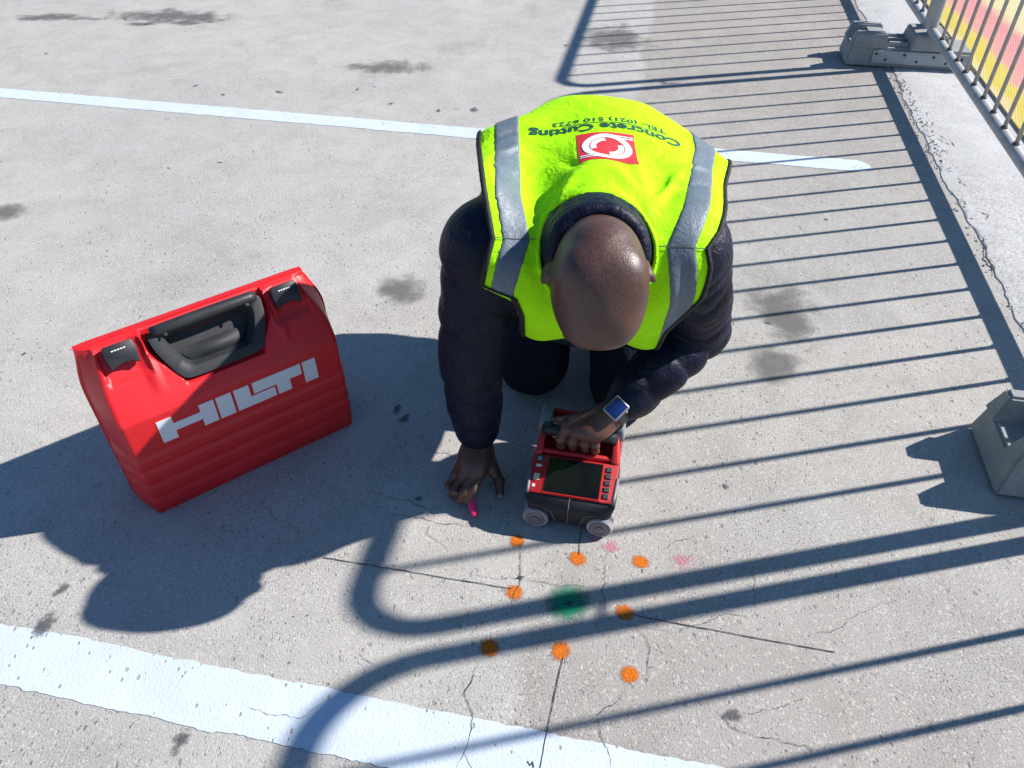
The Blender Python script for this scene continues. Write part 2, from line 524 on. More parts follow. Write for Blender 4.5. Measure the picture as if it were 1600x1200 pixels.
# deep crumbled joint between floor and strip
joint = [en(e, n - 0.001) for e, n in edge if 0.5 < e < 7.5]
for k in range(0, len(joint) - 12, 12):
    if rng.rand() < 0.42:
        ribbon('crack', joint[k:k + 13], 0.0028 + 0.009 * rng.rand() ** 3, MAT['crack'], TOPZ + 0.0006, 0.003, 0.008, ground, True, k, 0.9)
for k in range(16):
    e = 3.0 + 0.85 * rng.rand() if k < 12 else 1.9 + rng.rand() * 1.2
    n = 1.085 + abs(rng.randn()) * 0.03
    a = en(e, n); b = a + FE * (-0.03 - 0.05 * rng.rand()) + FN * (0.03 * rng.randn())
    ribbon('crack', [a, a.lerp(b, 0.5) + FN * 0.008 * rng.randn(), b], 0.0025, MAT['crack'], TOPZ + 0.0017, 0.003, 0.006, ground, True, 300 + k, 0.9)

pens = [P_((505, 872), (800, 920)), P_((990, 962), (1305, 1020)), P_((880, 1028), (862, 1110), (840, 1215)), P_((908, 815), (904, 868))]
for i, pts in enumerate(pens):
    o = ribbon('marking_line', pts, 0.0017, MAT['pen'], 0.0018, 0.0003, 0.01, ground, False, i, 0.25)
o = ribbon('marking_line', P_((824, 1190), (828, 1197), (832, 1190), (834, 1200)), 0.0022, MAT['pen'], 0.0018, 0.0003, 0.004, ground, False, 9, 0.2)

def spot(name, c, rx, ry, rz, mat, z, parent=None):
    m = MB(); n = 40
    m.raw([(0, 0, 0)] + [(math.cos(2 * math.pi * k / n), math.sin(2 * math.pi * k / n), 0) for k in range(n)], [(0, 1 + k, 1 + (k + 1) % n) for k in range(n)])
    o = m.build(name, mat, parent)
    o.location = (c.x, c.y, z); o.scale = (rx, ry, 1); o.rotation_euler = (0, 0, rz)
    return o
dots = [((808, 846), 'orange paint dot in the shade beside the scanner left wheel'),
        ((903, 873), 'orange paint dot just in front of the scanner right wheel'),
        ((1001, 878), 'orange paint dot furthest right in the row nearest the scanner'),
        ((804, 926), 'orange paint dot left of the green spot at end of a pen line'),
        ((976, 957), 'orange paint dot right of the green spot where a pen line starts'),
        ((765, 1012), 'leftmost orange paint dot in the row nearest the white line'),
        ((876, 1017), 'orange paint dot with a black line running towards the white line'),
        ((984, 1054), 'orange paint dot nearest to the viewer, lower right of the group')]
for i, (p, lab) in enumerate(dots):
    o = spot('orange_dot', px(*p), 0.0185 + 0.005 * rng.rand(), 0.0175 + 0.003 * rng.rand(), rng.rand() * 3, MAT['orange'], 0.0009)
    props(o, lab, 'paint mark', 'orange survey dots sprayed on the concrete')
o = spot('green_spray_spot', px(888, 942), 0.056, 0.053, 0.3, MAT['green'], 0.0010)
props(o, 'fuzzy green sprayed spot around a small drill hole', 'paint mark')
m = MB()
for a in (0.3, 1.9, 3.3, 4.9):
    m.raw([(0.003 * math.cos(a - .5), 0.003 * math.sin(a - .5), 0), (0.014 * math.cos(a), 0.014 * math.sin(a), 0), (0.003 * math.cos(a + .5), 0.003 * math.sin(a + .5), 0)], [(0, 1, 2)])
m.raw([(0, 0, 0)] + [((0.0045 + .0015 * (k % 3 == 0)) * math.cos(k * .7854 + .2), 0.0045 * math.sin(k * .7854 + .2), 0) for k in range(8)], [(0, 1 + k, 1 + (k + 1) % 8) for k in range(8)])
h = m.build('drill_hole', MAT['crack'], ground); h.location = (*px(890, 943).xy, 0.0020)
h2 = bpy.data.objects.new('drill_hole', h.data); COL.objects.link(h2); h2.parent = ground; h2.location = (*px(813, 903).xy, 0.0020); h2.scale = (.9, .9, 1)
for (p, r) in (((955, 855), 0.05), ((1065, 877), 0.05), ((930, 842), 0.03)):
    spot('overspray', px(*p), r, r * .8, 0.2, MAT['pink_dust'], 0.0007, ground)
stains = [((270, 25), 0.5, 0.16, -.1), ((85, 28), .3, .1, -.05), ((215, 38), .12, .06, 0), ((610, 105), .25, .12, 0), ((625, 450), .10, .12, .4), ((1225, 490), .13, .2, .1), ((15, 332), .1, .08, 0), ((1215, 570), .12, .1, 0), ((960, 60), .25, .3, 0), ((290, 35), .2, .07, -.1)]
for i, (p, rx, ry, rz) in enumerate(stains):
    spot('stain', px(*p), rx, ry, rz, MAT['stain'] if i in (0, 1, 2, 9) else MAT['stain_soft'], 0.0003 + 0.00003 * i, ground)
tars = [((230, 38), .03), ((436, 144), .022), ((306, 134), .018), ((349, 148), .016), ((611, 162), .018), ((685, 173), .018), ((558, 140), .014), ((741, 172), .03), ((72, 84), .016), ((1133, 760), .010), ((1201, 505), .014), ((38, 553), .008), ((196, 30), .022), ((585, 136), .009), ((263, 263), .01), ((884, 71), .02), ((620, 640), .018), ((632, 655), .02), ((655, 780), .012), ((344, 254), .014), ((1291, 343), .012), ((98, 922), .02), ((70, 978), .03), ((282, 1160), .022), ((1145, 1118), .02)]
for i, (p, r) in enumerate(tars):
    spot('dark_spot', px(*p), r * (1 + .5 * rng.rand()), r * .8, rng.rand() * 3, MAT['tar'], 0.0013 + 0.00001 * i, ground)
for i, (p, r) in enumerate([((151, 758), .016), ((262, 185), .02), ((713, 170), .02)]):
    spot('pale_spot', px(*p), r, r * .75, .3, MAT['pale_spot'], 0.0008, ground)

# loose crumbs along the broken joint
def crumbs(n):
    m = MB()
    ico = [(0, 0, 1), (.89, 0, .45), (.28, .85, .45), (-.72, .53, .45), (-.72, -.53, .45), (.28, -.85, .45), (.72, .53, -.45), (-.28, .85, -.45), (-.89, 0, -.45), (-.28, -.85, -.45), (.72, -.53, -.45), (0, 0, -1)]
    fc = [(0, 1, 2), (0, 2, 3), (0, 3, 4), (0, 4, 5), (0, 5, 1), (1, 6, 2), (2, 7, 3), (3, 8, 4), (4, 9, 5), (5, 10, 1), (6, 7, 2), (7, 8, 3), (8, 9, 4), (9, 10, 5), (10, 6, 1), (11, 7, 6), (11, 8, 7), (11, 9, 8), (11, 10, 9), (11, 6, 10)]
    for _ in range(n):
        e = 1.6 + 4.5 * rng.rand() if rng.rand() < .45 else 2.9 + rng.rand() * 1.05
        nn = 1.066 + 0.016 * rng.randn() + (0.03 * rng.rand() if 2.9 < e < 4 else 0)
        r = 0.0014 + 0.0045 * rng.rand() ** 3
        z = (TOPZ if nn > 1.08 else 0.0) + r * .45
        c = en(e, nn, z)
        sx = [r * (0.7 + .6 * rng.rand()) for _ in range(3)]
        a = rng.rand() * 6.28; ca_, sa_ = math.cos(a), math.sin(a)
        vv = []
        for (x, y, q) in ico:
            j = .8 + .4 * rng.rand()
            x, y, q = x * sx[0] * j, y * sx[1] * j, q * sx[2] * j * .7
            vv.append((c.x + x * ca_ - y * sa_, c.y + x * sa_ + y * ca_, c.z + q))
        m.raw(vv, fc)
    return m
o = crumbs(420).build('rubble', MAT['kerb'])
props(o, 'loose concrete crumbs along the broken edge of the pale strip', 'rubble', None, 'stuff')

# ================================================================== BARRIERS
def mat_galv():
    t = NT('weathered_galvanised_steel')
    p = t.coord('Object')
    n1 = t.noise(p, 30, 4, 0.65); n2 = t.noise(p, 5, 4, 0.6)
    col = t.mix(t.ramp(n1, [(0.3, 0.0), (0.7, 1.0)]), (0.33, 0.325, 0.32), (0.46, 0.455, 0.45))
    rust = t.ramp(n2, [(0.66, 0.0), (0.72, 1.0)])
    col = t.mix(t.math('MULTIPLY', rust, 0.8), col, (0.16, 0.06, 0.03))
    return t.fin(col, 0.55, t.bump(n1, 0.2, 0.001), t.math('SUBTRACT', 0.25, t.math('MULTIPLY', rust, 0.25)))
MAT['galv'] = mat_galv()
MAT['weld'] = simple('weld_bead', (0.12, 0.1, 0.09), 0.7, 0.3, nscale=200, nstr=.4)
FNN = 1.213
ZB, ZT = 0.162, 1.318
BL = 2.705
def arc(c, r, a0, a1, n=8):
    return [(c[0] + r * math.cos(R(a0 + (a1 - a0) * i / n)), c[1] + r * math.sin(R(a0 + (a1 - a0) * i / n))) for i in range(n + 1)]
def make_barrier():
    root = empty('crowd_barrier', (0, 0, 0), R(79.2))
    rr = 0.13
    path = [(0, 0.03), (0, ZT - rr)] + arc((rr, ZT - rr), rr, 180, 90)[1:] + arc((BL - rr, ZT - rr), rr, 90, 0) + [(BL, 0.03)]
    m = MB(); m.tube([(a, 0, z) for a, z in path], 0.021, 14)
    fr = m.build('frame', MAT['galv'], root, angle=50)
    m = MB(); m.tube([(0.018, 0, ZB), (BL - 0.018, 0, ZB)], 0.020, 14)
    m.build('bottom_rail', MAT['galv'], root, angle=50)
    nb = 18
    m = MB(); m.tube([(0, 0, ZB + 0.012), (0, 0, ZT - 0.012)], 0.0074, 10)
    bme = m.mesh('bar'); bme.materials.append(MAT['galv'])
    bme.polygons.foreach_set('use_smooth', [True] * len(bme.polygons))
    m = MB(); m.lathe([(0.0085, 0), (0.0125, 0.003), (0.0115, 0.007), (0.0080, 0.012)], (0, 0, ZB + 0.0165), (0, 0, 1), 10)
    wme = m.mesh('weld'); wme.materials.append(MAT['weld'])
    for i in range(nb):
        x = 0.155 + 0.139 * i
        b = bpy.data.objects.new('bar', bme); COL.objects.link(b); b.parent = root; b.location = (x, 0, 0)
        w = bpy.data.objects.new('weld', wme); COL.objects.link(w); w.parent = b
    # hook and eye coupling on one post
    m = MB()
    m.tube([(-0.02, 0, 0.95), (-0.045, 0, 0.95), (-0.05, 0, 0.945), (-0.05, 0, 0.90)], 0.006, 8)
    m.build('hook', MAT['galv'], root, smooth=True)
    return root
def copy_tree(o, parent=None):
    c = o.copy(); COL.objects.link(c); c.parent = parent
    for ch in o.children: copy_tree(ch, c)
    return c
bar_specs = [(1.362, 'middle crowd barrier of grey steel bars running between the two grey feet'),
             (4.154, 'farther crowd barrier of grey steel bars beyond the far grey foot'),
             (1.295 - BL, 'nearest crowd barrier whose shadow crosses the near right ground')]
b0 = make_barrier()
barriers = [b0] + [copy_tree(b0) for _ in range(2)]
for b, (e, lab) in zip(barriers, bar_specs):
    b.location = en(e, FNN)
    props(b, lab, 'barrier', 'steel crowd barriers in a row')

# ---- barrier feet
def mat_foot():
    t = NT('grey_recycled_block')
    p = t.coord('Object')
    n1 = t.noise(p, 12, 5, 0.7, 0.5); n2 = t.noise(p, 150, 3, 0.7)
    col = t.mix(t.ramp(n1, [(0.3, 0.0), (0.7, 1.0)]), (0.235, 0.24, 0.24), (0.34, 0.34, 0.335))
    ch = t.ramp(t.noise(p, 55, 4, 0.7), [(0.63, 0.0), (0.68, 1.0)])
    col = t.mix(t.math('MULTIPLY', ch, 0.5), col, (0.45, 0.44, 0.42))
    return t.fin(col, 0.85, t.bump(t.math('ADD', n2, t.math('MULTIPLY', n1, 2.0)), 0.4, 0.003), spec=0.25)
MAT['foot'] = mat_foot()
MAT['plate'] = simple('pale_grey_plate', (0.38, 0.40, 0.40), 0.7, spec=.3, nscale=70, nstr=.25, var=.12)
MAT['bolt'] = simple('dark_bolt', (0.05, 0.05, 0.055), 0.7, 0.3)
MAT['chalk'] = simple('white_scrawl', (0.75, 0.76, 0.77), 0.8)
def make_foot(e, n, lab, scrawl):
    """local x = along n (length), y = -e... block .71 long, .22 wide"""
    root = empty('barrier_foot', en(e, n), R(79.2 - 90))      # local x -> n axis, local y -> e axis
    Lh, W = 0.285, 0.112
    def trap(x0, x1, y0, y1, z0, z1, dx=0.012, dy=0.012, bevel=0.006):
        bm = bmesh.new()
        bmesh.ops.create_cube(bm, size=1)
        for v in bm.verts:
            top = v.co.z > 0
            x = (x0 if v.co.x < 0 else x1); y = (y0 if v.co.y < 0 else y1)
            if top:
                x += dx * (1 if v.co.x < 0 else -1); y += dy * (1 if v.co.y < 0 else -1)
            v.co = Vector((x, y, z1 if top else z0))
        bmesh.ops.bevel(bm, geom=list(bm.edges), offset=bevel, segments=2, affect='EDGES')
        return bm
    def put(m, *a, **k): m._bm(trap(*a, **k), Matrix.Identity(4))
    m = MB(); put(m, -Lh, Lh, -W, W, 0.006, 0.088, dx=.012, dy=.014)
    m.build('base', MAT['foot'], root, angle=35)
    for s in (-1, 1):
        m = MB()
        if s > 0: continue
        xa, xb = sorted((s * Lh * 0.985, s * 0.105))
        put(m, xa, xb, -W * .93, -W * .36, 0.08, 0.150, dx=.02, dy=.014)
        put(m, xa, xb, W * .36, W * .93, 0.08, 0.150, dx=.02, dy=.014)
        xa2, xb2 = sorted((s * 0.215, s * 0.112))
        put(m, xa2, xb2, -W * .46, W * .46, 0.08, 0.138, dx=.012, dy=.0)
        m.build('end_block', MAT['foot'], root, angle=35)
    m = MB()
    put(m, -0.015, 0.16, -W * .95, W * .95, 0.08, 0.152, dx=.014, dy=.016)
    m.build('post_block', MAT['foot'], root, angle=35)
    for s in (-1,):
        for y in (-.062, 0.0, .062):
            m = MB(); xa, xb = -.106, -.013; put(m, xa, xb, y - .013, y + .013, .08, .108, dx=0, dy=.004, bevel=.003)
            m.build('rib', MAT['foot'], root)
    for s in (-1, 1):
        m = MB(); m.box((0.045, s * (W + 0.001), 0.052), (0.43, 0.008, 0.056), Matrix.Rotation(s * R(8), 3, 'X'), 0.0025)
        pl = m.build('side_plate', MAT['plate'], root, angle=35)
        for i, (x, z) in enumerate([(-.155, .066), (-.11, .042), (-.03, .066), (.03, .040), (.10, .064), (.16, .04), (.225, .06)]):
            m = MB(); m.lathe([(0.0062, 0), (0.0062, .003), (.004, .0042)], (x, s * (W + 0.0045), z), (0, s, .1), 10)
            m.build('bolt', MAT['bolt'], pl)
    if scrawl:   # illegible chalk signature on the sloping face
        m = MB()
        pts = []
        for i in range(46):
            a = i * .62
            pts.append((.04 + .0026 * i * .85, -W * .93 - 0.0005 - .002 * 0, 0.118 + .013 * math.sin(a) * (1 - i / 70) + .004 * math.sin(a * 2.3)))
        pts = [(x, y + (z - .08) * .22, z) for x, y, z in pts]
        m.tube(pts, 0.0014, 5)
        m.build('scrawl', MAT['chalk'], root)
    props(root, lab, 'barrier foot', 'grey barrier feet')
    return root
make_foot(4.12, FNN - 0.07, 'far grey barrier foot block with bolted side plate and white scrawl', True)
make_foot(1.385, FNN - 0.10, 'near grey barrier foot block cut by the right edge of the picture', False)

# ================================================================== RED TOOL CASE
def mat_red():
    t = NT('red_polypropylene')
    p = t.coord('Object')
    n = t.noise(p, 420, 2, 0.6); n2 = t.noise(p, 9, 4, 0.6)
    col = t.mix(t.ramp(n2, [(0.3, 0.0), (0.7, 1.0)]), (0.58, 0.011, 0.015), (0.66, 0.015, 0.020))
    sv = t.mapping(p, scale=(14, 60, 60), rot=(0, R(20), R(10)))
    scr = t.ramp(t.noise(sv, 1.6, 5, 0.75, 0.4), [(0.665, 0.0), (0.72, 1.0)])
    col = t.mix(t.math('MULTIPLY', scr, 0.28), col, (0.75, 0.33, 0.3))
    rough = t.math('ADD', 0.36, t.math('MULTIPLY', n2, 0.2))
    return t.fin(col, rough, t.bump(n, 0.12, 0.0006), spec=0.5)
MAT['red'] = mat_red()
MAT['blk'] = simple('black_rubbery_plastic', (0.022, 0.023, 0.026), 0.5, spec=.45, nscale=300, nstr=.15, ndist=.0006, var=.2)
MAT['blk2'] = simple('dark_grey_plastic', (0.028, 0.03, 0.034), 0.62, spec=.4, nscale=300, nstr=.15, ndist=.0006, var=.2)
MAT['white_print'] = simple('pale_grey_print', (0.66, 0.68, 0.72), 0.45)
CASE_A = R(36.6)
case = empty('tool_case', (-0.756, 1.044, 0.0), CASE_A)
props(case, 'large red plastic tool case with black handle and HILTI lettering standing upright', 'tool case')
CL, CD = 0.468, 0.105        # length, depth of the front half
def sstep(a, b, x):
    t = min(1, max(0, (x - a) / (b - a))) if a != b else float(x > a)
    return t * t * (3 - 2 * t)
def prof_d(z):
    """front surface depth (y) at height z"""
    if z < 0.255: return 0.0 + 0.004 * sstep(0.02, 0.0, z)
    t = (z - 0.255) / (0.392 - 0.255)
    return 0.092 * t ** 1.12
def rib(z):
    if z > 0.172 or z < 0.012: return 0.0
    q_ = ((z - 0.012) / 0.040) % 1.0
    return 0.0030 * (sstep(0.0, 0.14, q_) * sstep(1.0, 0.55, q_)) * sstep(0.172, 0.160, z)
def recess(s, z):
    """extra push back of the sloping shoulder: latch bays and handle well"""
    d = 0.0
    for c in (0.062, 0.398):
        w = sstep(0.043, 0.036, abs(s - c)) * sstep(0.320, 0.332, z)
        d += 0.010 * w
    hw = 0.075 + 0.042 * sstep(0.29, 0.36, z)
    w = sstep(hw + 0.010, hw + 0.001, abs(s - 0.232)) * sstep(0.284, 0.294, z)
    d += 0.044 * w
    # valley between latch bays and the handle shoulder
    w2 = sstep(0.018, 0.0, abs(abs(s - 0.232) - 0.132)) * sstep(0.27, 0.33, z)
    d -= 0.006 * w2
    return d
NZ, NS = 110, 170
ztop = 0.384
zs = sorted([ztop * i / (NZ - 2) for i in range(NZ - 1) ] + [0.2555])
v, f = [], []
for z in zs:
    rb = rib(z)
    for i in range(NS):
        s = i / (NS - 1)
        # ends tapered and rounded: draft towards the front
        ins = 0.034 * sstep(0.27, 0.40, z) ** 1.5
        x = ins * 0.5 + (CL - ins * 1.5) * s
        base = prof_d(z)
        edge = min(s, 1 - s) * CL
        rnd = 0.011 * (1 - math.sqrt(max(0, 1 - (1 - min(edge, 0.011) / 0.011) ** 2))) if edge < 0.011 else 0
        y = base + rnd + recess(x, z) - rb
        y = min(y, CD - 0.004)
        v.append((x, y, z))
for j in range(NZ - 1):
    for i in range(NS - 1):
        a = j * NS + i
        f.append((a, a + 1, a + NS + 1, a + NS))
# closing rim: ends, bottom and top run back to the parting line with outward draft
def rim(i0s, outx, outz):
    pass
nv = len(v)
loop = [(0, i) for i in range(NS)] + [(j, NS - 1) for j in range(1, NZ)] + [(NZ - 1, i) for i in range(NS - 2, -1, -1)] + [(j, 0) for j in range(NZ - 2, 0, -1)]
idx = [j * NS + i for j, i in loop]
rings = [idx]
for tt in (0.35, 0.7, 1.0):
    ring = []
    for (j, i) in loop:
        x, y, z = v[j * NS + i]
        dx = (-1 if i == 0 else (1 if i == NS - 1 else 0)) * 0.020 * tt
        rb = rib(z) * (2.8 if dx else 0)
        dx += rb * (1 if dx > 0 else -1 if dx < 0 else 0) if tt < 1 else 0
        dz = (0.004 * tt if j == NZ - 1 else 0)
        v.append((x + dx, y + (CD - y) * tt, z + dz)); ring.append(len(v) - 1)
    rings.append(ring)
# parting flange then rear half
last = rings[-1]
flv = [v[k] for k in last]
def add_ring(off, y, sc):
    ring = []
    for (x, yy, z) in flv:
        cx, cz = CL / 2, ztop / 2
        nx = x + off * (1 if x > CL * .98 else -1 if x < CL * .02 else 0)
        nz = z + (off if z > ztop * .98 else 0)
        v.append((cx + (nx - cx) * sc, y, cz + (nz - cz) * (1 if nz <= 0.001 else sc) if nz > 0.001 else nz)); ring.append(len(v) - 1)
    rings.append(ring)
add_ring(0.004, CD + 0.001, 1)
add_ring(0.004, CD + 0.012, 1)
add_ring(0.0, CD + 0.013, 1)
add_ring(-0.004, CD + 0.03, 0.985)
add_ring(-0.010, CD + 0.05, 0.95)
add_ring(-0.02, CD + 0.058, 0.90)
for a, b in zip(rings[:-1], rings[1:]):
    n = len(a)
    for k in range(n):
        l = (k + 1) % n
        f.append((a[k], a[l], b[l], b[k]))
f.append(tuple(rings[-1]))
m = MB(); m.raw(v, f)
m.build('shell', MAT['red'], case, angle=26)
# lettering plate by plate
def front(x, z, off=0.0014):
    return (x, prof_d(z) + recess(x, z) - rib(z) * 0 - off - 0.001, z)
X0, Z0, LH_ = 0.066, 0.183, 0.056
letters = [
    ('letter_h', [(0, 0), (.030, 0), (.030, .34), (.085, .34), (.085, 0), (.115, 0), (.115, 1), (.085, 1), (.085, .68), (.030, .68), (.030, 1), (0, 1)]),
    ('letter_i', [(.120, 0), (.152, 0), (.152, 1), (.120, 1)]),
    ('letter_l', [(.158, 0), (.243, 0), (.243, .43), (.190, .43), (.190, 1), (.158, 1)]),
    ('letter_t', [(.248, 0), (.278, 0), (.278, .50), (.306, .50), (.306, 1), (.198, 1), (.198, .50), (.248, .50)]),
    ('letter_i', [(.311, 0), (.341, 0), (.341, 1), (.311, 1)])]
for nm, poly in letters:
    m = MB()
    m.prism([(X0 + a, Z0 + b * LH_) for a, b in poly], 0, 0.003, fn=lambda a, b, z: (a, -0.0012 + z, b))
    m.build(nm, MAT['white_print'], case)
# latches
def slope_frame(z):
    a = Vector((0, prof_d(z + .005) - prof_d(z - .005), .01)).normalized()
    return a
for c in (0.062, 0.398):
    m = MB()
    up = slope_frame(0.36); outn = Vector((0, -up.z, up.y))
    base = Vector((c, prof_d(0.362) + 0.004, 0.362))
    M3 = Matrix((Vector((1, 0, 0)), -outn, up)).transposed()
    poly = [(-.027, .026), (.027, .026), (.030, .008), (.026, -.022), (.016, -.016), (0, -.013), (-.016, -.016), (-.026, -.022), (-.030, .008)]
    m.prism(poly, 0.0, 0.016, fn=lambda a, b, z: base + Vector((a, 0, 0)) + up * b + outn * (z * (1.15 - .010 * 0 + b * 6)), bevel=0.0025)
    lt = m.build('latch', MAT['blk'], case, angle=40)
    m = MB()
    for k in range(5): m.box(base + Vector((-.012 + k * .0055, 0, 0)) + up * .014 + outn * (0.0202), (.0042, .0006, .0022), M3)
    m.build('print', MAT['white_print'], lt)
# handle: dark frame with sunk dish and grip bar
hc = 0.232
def sp(x, z, out):   # point on the (unrecessed) slope, lifted out
    up = slope_frame(z); outn = Vector((0, -up.z, up.y))
    return Vector((x, prof_d(z), z)) + outn * out
hroot = MB()
outer = [(-.118, .386), (.118, .386), (.112, .350), (.094, .312), (.078, .292), (-.078, .292), (-.094, .312), (-.112, .350)]
inner = [(-.088, .372), (.088, .372), (.084, .350), (.068, .324), (.056, .314), (-.056, .314), (-.068, .324), (-.084, .350)]
def loopv(poly, out): return [sp(hc + a, z, out) for a, z in poly]
def resamp(poly, n=10):
    out = []
    for i in range(len(poly)):
        a, b = poly[i], poly[(i + 1) % len(poly)]
        for k in range(n): out.append((a[0] + (b[0] - a[0]) * k / n, a[1] + (b[1] - a[1]) * k / n))
    return out
def smoothloop(p, it=6):
    p = [Vector((*q, 0)) for q in p]
    for _ in range(it):
        p = [(p[i - 1] + p[i] * 2 + p[(i + 1) % len(p)]) / 4 for i in range(len(p))]
    return [(q.x, q.y) for q in p]
oo = smoothloop(resamp(outer)); ii = smoothloop(resamp(inner))
n = len(oo)
L0 = loopv(oo, -0.036); L1 = loopv(oo, 0.003); L2 = loopv([(a * .9 + b[0] * .1 if False else (p[0] * .8 + q[0] * .2), p[1] * .8 + q[1] * .2) for p, q in [(p, q) for p, q in zip(oo, ii)] for a, b in [(0, (0, 0))]], 0.008) if False else loopv([(p[0] * .75 + q[0] * .25, p[1] * .75 + q[1] * .25) for p, q in zip(oo, ii)], 0.0045)
L3 = loopv([(p[0] * .25 + q[0] * .75, p[1] * .25 + q[1] * .75) for p, q in zip(oo, ii)], 0.003)
L4 = loopv(ii, -0.006)
L5 = loopv([(q[0] * .92, .343 + (q[1] - .343) * .85) for q in ii], -0.034)
vv = L0 + L1 + L2 + L3 + L4 + L5
ff = []
for r in range(5):
    for k in range(n):
        l = (k + 1) % n
        ff.append((r * n + k, r * n + l, (r + 1) * n + l, (r + 1) * n + k))
ff.append(tuple(5 * n + k for k in range(n)))
m = MB(); m.raw(vv, ff)
hd = m.build('handle', MAT['blk2'], case, angle=45)
# grip bar across the top of the well
m = MB()
pts = []
for i in range(17):
    t = i / 16; x = -.105 + .21 * t
    arch = 1 - (2 * t - 1) ** 4
    pts.append(sp(hc + x, 0.382, 0.001 + 0.008 * arch))
m.tube(pts, [0.0115 + .001 * math.sin(i * math.pi / 16) for i in range(17)], 16)
m.build('grip', MAT['blk'], hd, smooth=True)
for sx in (-.083, .083):
    m = MB(); m.lathe([(.0035, 0), (.0035, .0015), (.002, .0018)], sp(hc + sx, .372, .0135), (0, -.6, .8), 12)
    m.build('pin', MAT['blk'], hd)
# soft dish floor bulge
m = MB()
NX, NY = 24, 10
dv = []
for j in range(NY + 1):
    for i in range(NX + 1):
        a = -0.074 + .148 * i / NX; z = 0.314 + 0.030 * j / NY
        lim = 0.050 + .030 * j / NY
        aa = max(-lim, min(lim, a))
        dv.append(sp(hc + aa, z, -0.0315 + 0.017 * math.exp(-((a / .05) ** 2)) * math.sin(math.pi * min(1, j / NY * 1.0)) ** .8))
m.raw(dv, [(j * (NX + 1) + i, j * (NX + 1) + i + 1, (j + 1) * (NX + 1) + i + 1, (j + 1) * (NX + 1) + i) for j in range(NY) for i in range(NX)])
m.build('dish', MAT['blk2'], hd, smooth=True)
# feet of the case
for x in (0.06, 0.40):
    m = MB(); m.box((x, 0.07, 0.004), (.07, .09, .009), None, .003)
    m.build('foot_pad', MAT['red'], case, angle=35)

# ================================================================== WALL / FLOOR SCANNER
MAT['glass'] = simple('dark_screen_glass', (0.006, 0.007, 0.010), 0.12, spec=.22)
MAT['wheel'] = simple('dusty_grey_rubber', (0.33, 0.31, 0.315), 0.8, spec=.3, nscale=120, nstr=.25, var=.25, vscale=40)
MAT['hub'] = simple('dusty_purple_grey_hub', (0.22, 0.165, 0.175), 0.6, spec=.4, var=.3, vscale=60)
MAT['bumper'] = simple('black_bumper_rubber', (0.016, 0.016, 0.018), 0.6, spec=.4, nscale=200, nstr=.2, var=.35, vscale=14)
MAT['horn'] = simple('grey_rubber_corner', (0.21, 0.22, 0.23), 0.55, spec=.4, nscale=200, nstr=.15, var=.2)
MAT['redgloss'] = simple('red_scanner_shell', (0.46, 0.018, 0.022), 0.42, spec=.5, nscale=350, nstr=.1, ndist=.0005, var=.12)
MAT['seam'] = simple('pale_dust_seam', (0.16, 0.15, 0.15), .8)
MAT['cream'] = simple('cream_sticker', (0.62, 0.56, 0.40), .6)
MAT['key'] = simple('charcoal_key', (0.05, 0.052, 0.058), .5)
scan = empty('floor_scanner', (0.112, 0.992, 0), R(-11.7))
props(scan, 'red and black wheeled concrete scanner with dark screen under the gloved-free hand', 'scanner')
scan['label'] = 'red and black wheeled concrete scanner with dark screen under the worker hand'
HW = 0.085
# black lower body: loft of sections along y (front 0.012 .. back 0.225)
def section_loft(secs, name, mat, parent, bevel=0.006):
    """secs: list of (y, halfwidth_bottom, halfwidth_top, z0, z1)"""
    v, f = [], []
    for (y, wb, wt, z0, z1) in secs:
        r = bevel
        pr = [(-wb + r, z0), (wb - r, z0), (wb, z0 + r), (wt, z1 - r), (wt - r, z1), (-wt + r, z1), (-wt, z1 - r), (-wb, z0 + r)]
        v += [(a, y, b) for a, b in pr]
    n = 8
    for i in range(len(secs) - 1):
        for k in range(n):
            l = (k + 1) % n
            f.append((i * n + k, i * n + l, (i + 1) * n + l, (i + 1) * n + k))
    f.append(tuple(range(n))[::-1]); f.append(tuple((len(secs) - 1) * n + k for k in range(n)))
    m = MB(); m.raw(v, f)
    return m.build(name, mat, parent, angle=40)
section_loft([(0.012, .066, .076, .030, .070), (0.016, .074, .085, .020, .073), (0.028, .082, .093, .015, .083), (0.045, .088, .094, .014, .086), (0.105, .090, .094, .014, .096), (0.205, .086, .088, .014, .100), (0.222, .078, .08, .02, .095)], 'bumper', MAT['bumper'], scan)
# raised seams on the front bumper
bp = bpy.data.objects['bumper']
m = MB()
m.tube([(0, 0.0115, .028), (0, .0095, .05), (0, .012, .074), (0, .026, .0885)], .0011, 6)
for s in (-1, 1):
    m.tube([(s * .026, .0125, .028), (s * .036, .0115, .056), (s * .074, .0150, .066), (s * .083, .022, .070)], .0011, 6)
m.build('seam', MAT['seam'], bp)
# screen panel (tilted)
pa = Vector((0, 0.030, 0.0865)); pb = Vector((0, 0.112, 0.1135))
pu = (pb - pa).normalized(); pn = Vector((0, -pu.z, pu.y)); pl_ = (pb - pa).length
def pan(x, t, out=0.0): return pa + Vector((x, 0, 0)) + pu * (t * pl_) + pn * out
m = MB(); m.prism([(-.088, 0), (.086, 0), (.091, 1), (-.092, 1)], -0.014, 0.001, fn=lambda a, b, z: pan(a, b, z), bevel=.0015)
pnl = m.build('panel', MAT['redgloss'], scan, angle=35)
m = MB(); m.prism([(-.0585, .02), (.0600, .02), (.0600, .98), (-.0585, .98)], .001, .0022, fn=lambda a, b, z: pan(a, b, z))
m.build('screen_bezel', MAT['redgloss'], pnl)
m = MB(); m.prism([(-.056, .06), (.0575, .06), (.0575, .95), (-.056, .95)], .0022, .0034, fn=lambda a, b, z: pan(a, b, z))
m.build('screen', MAT['glass'], pnl)
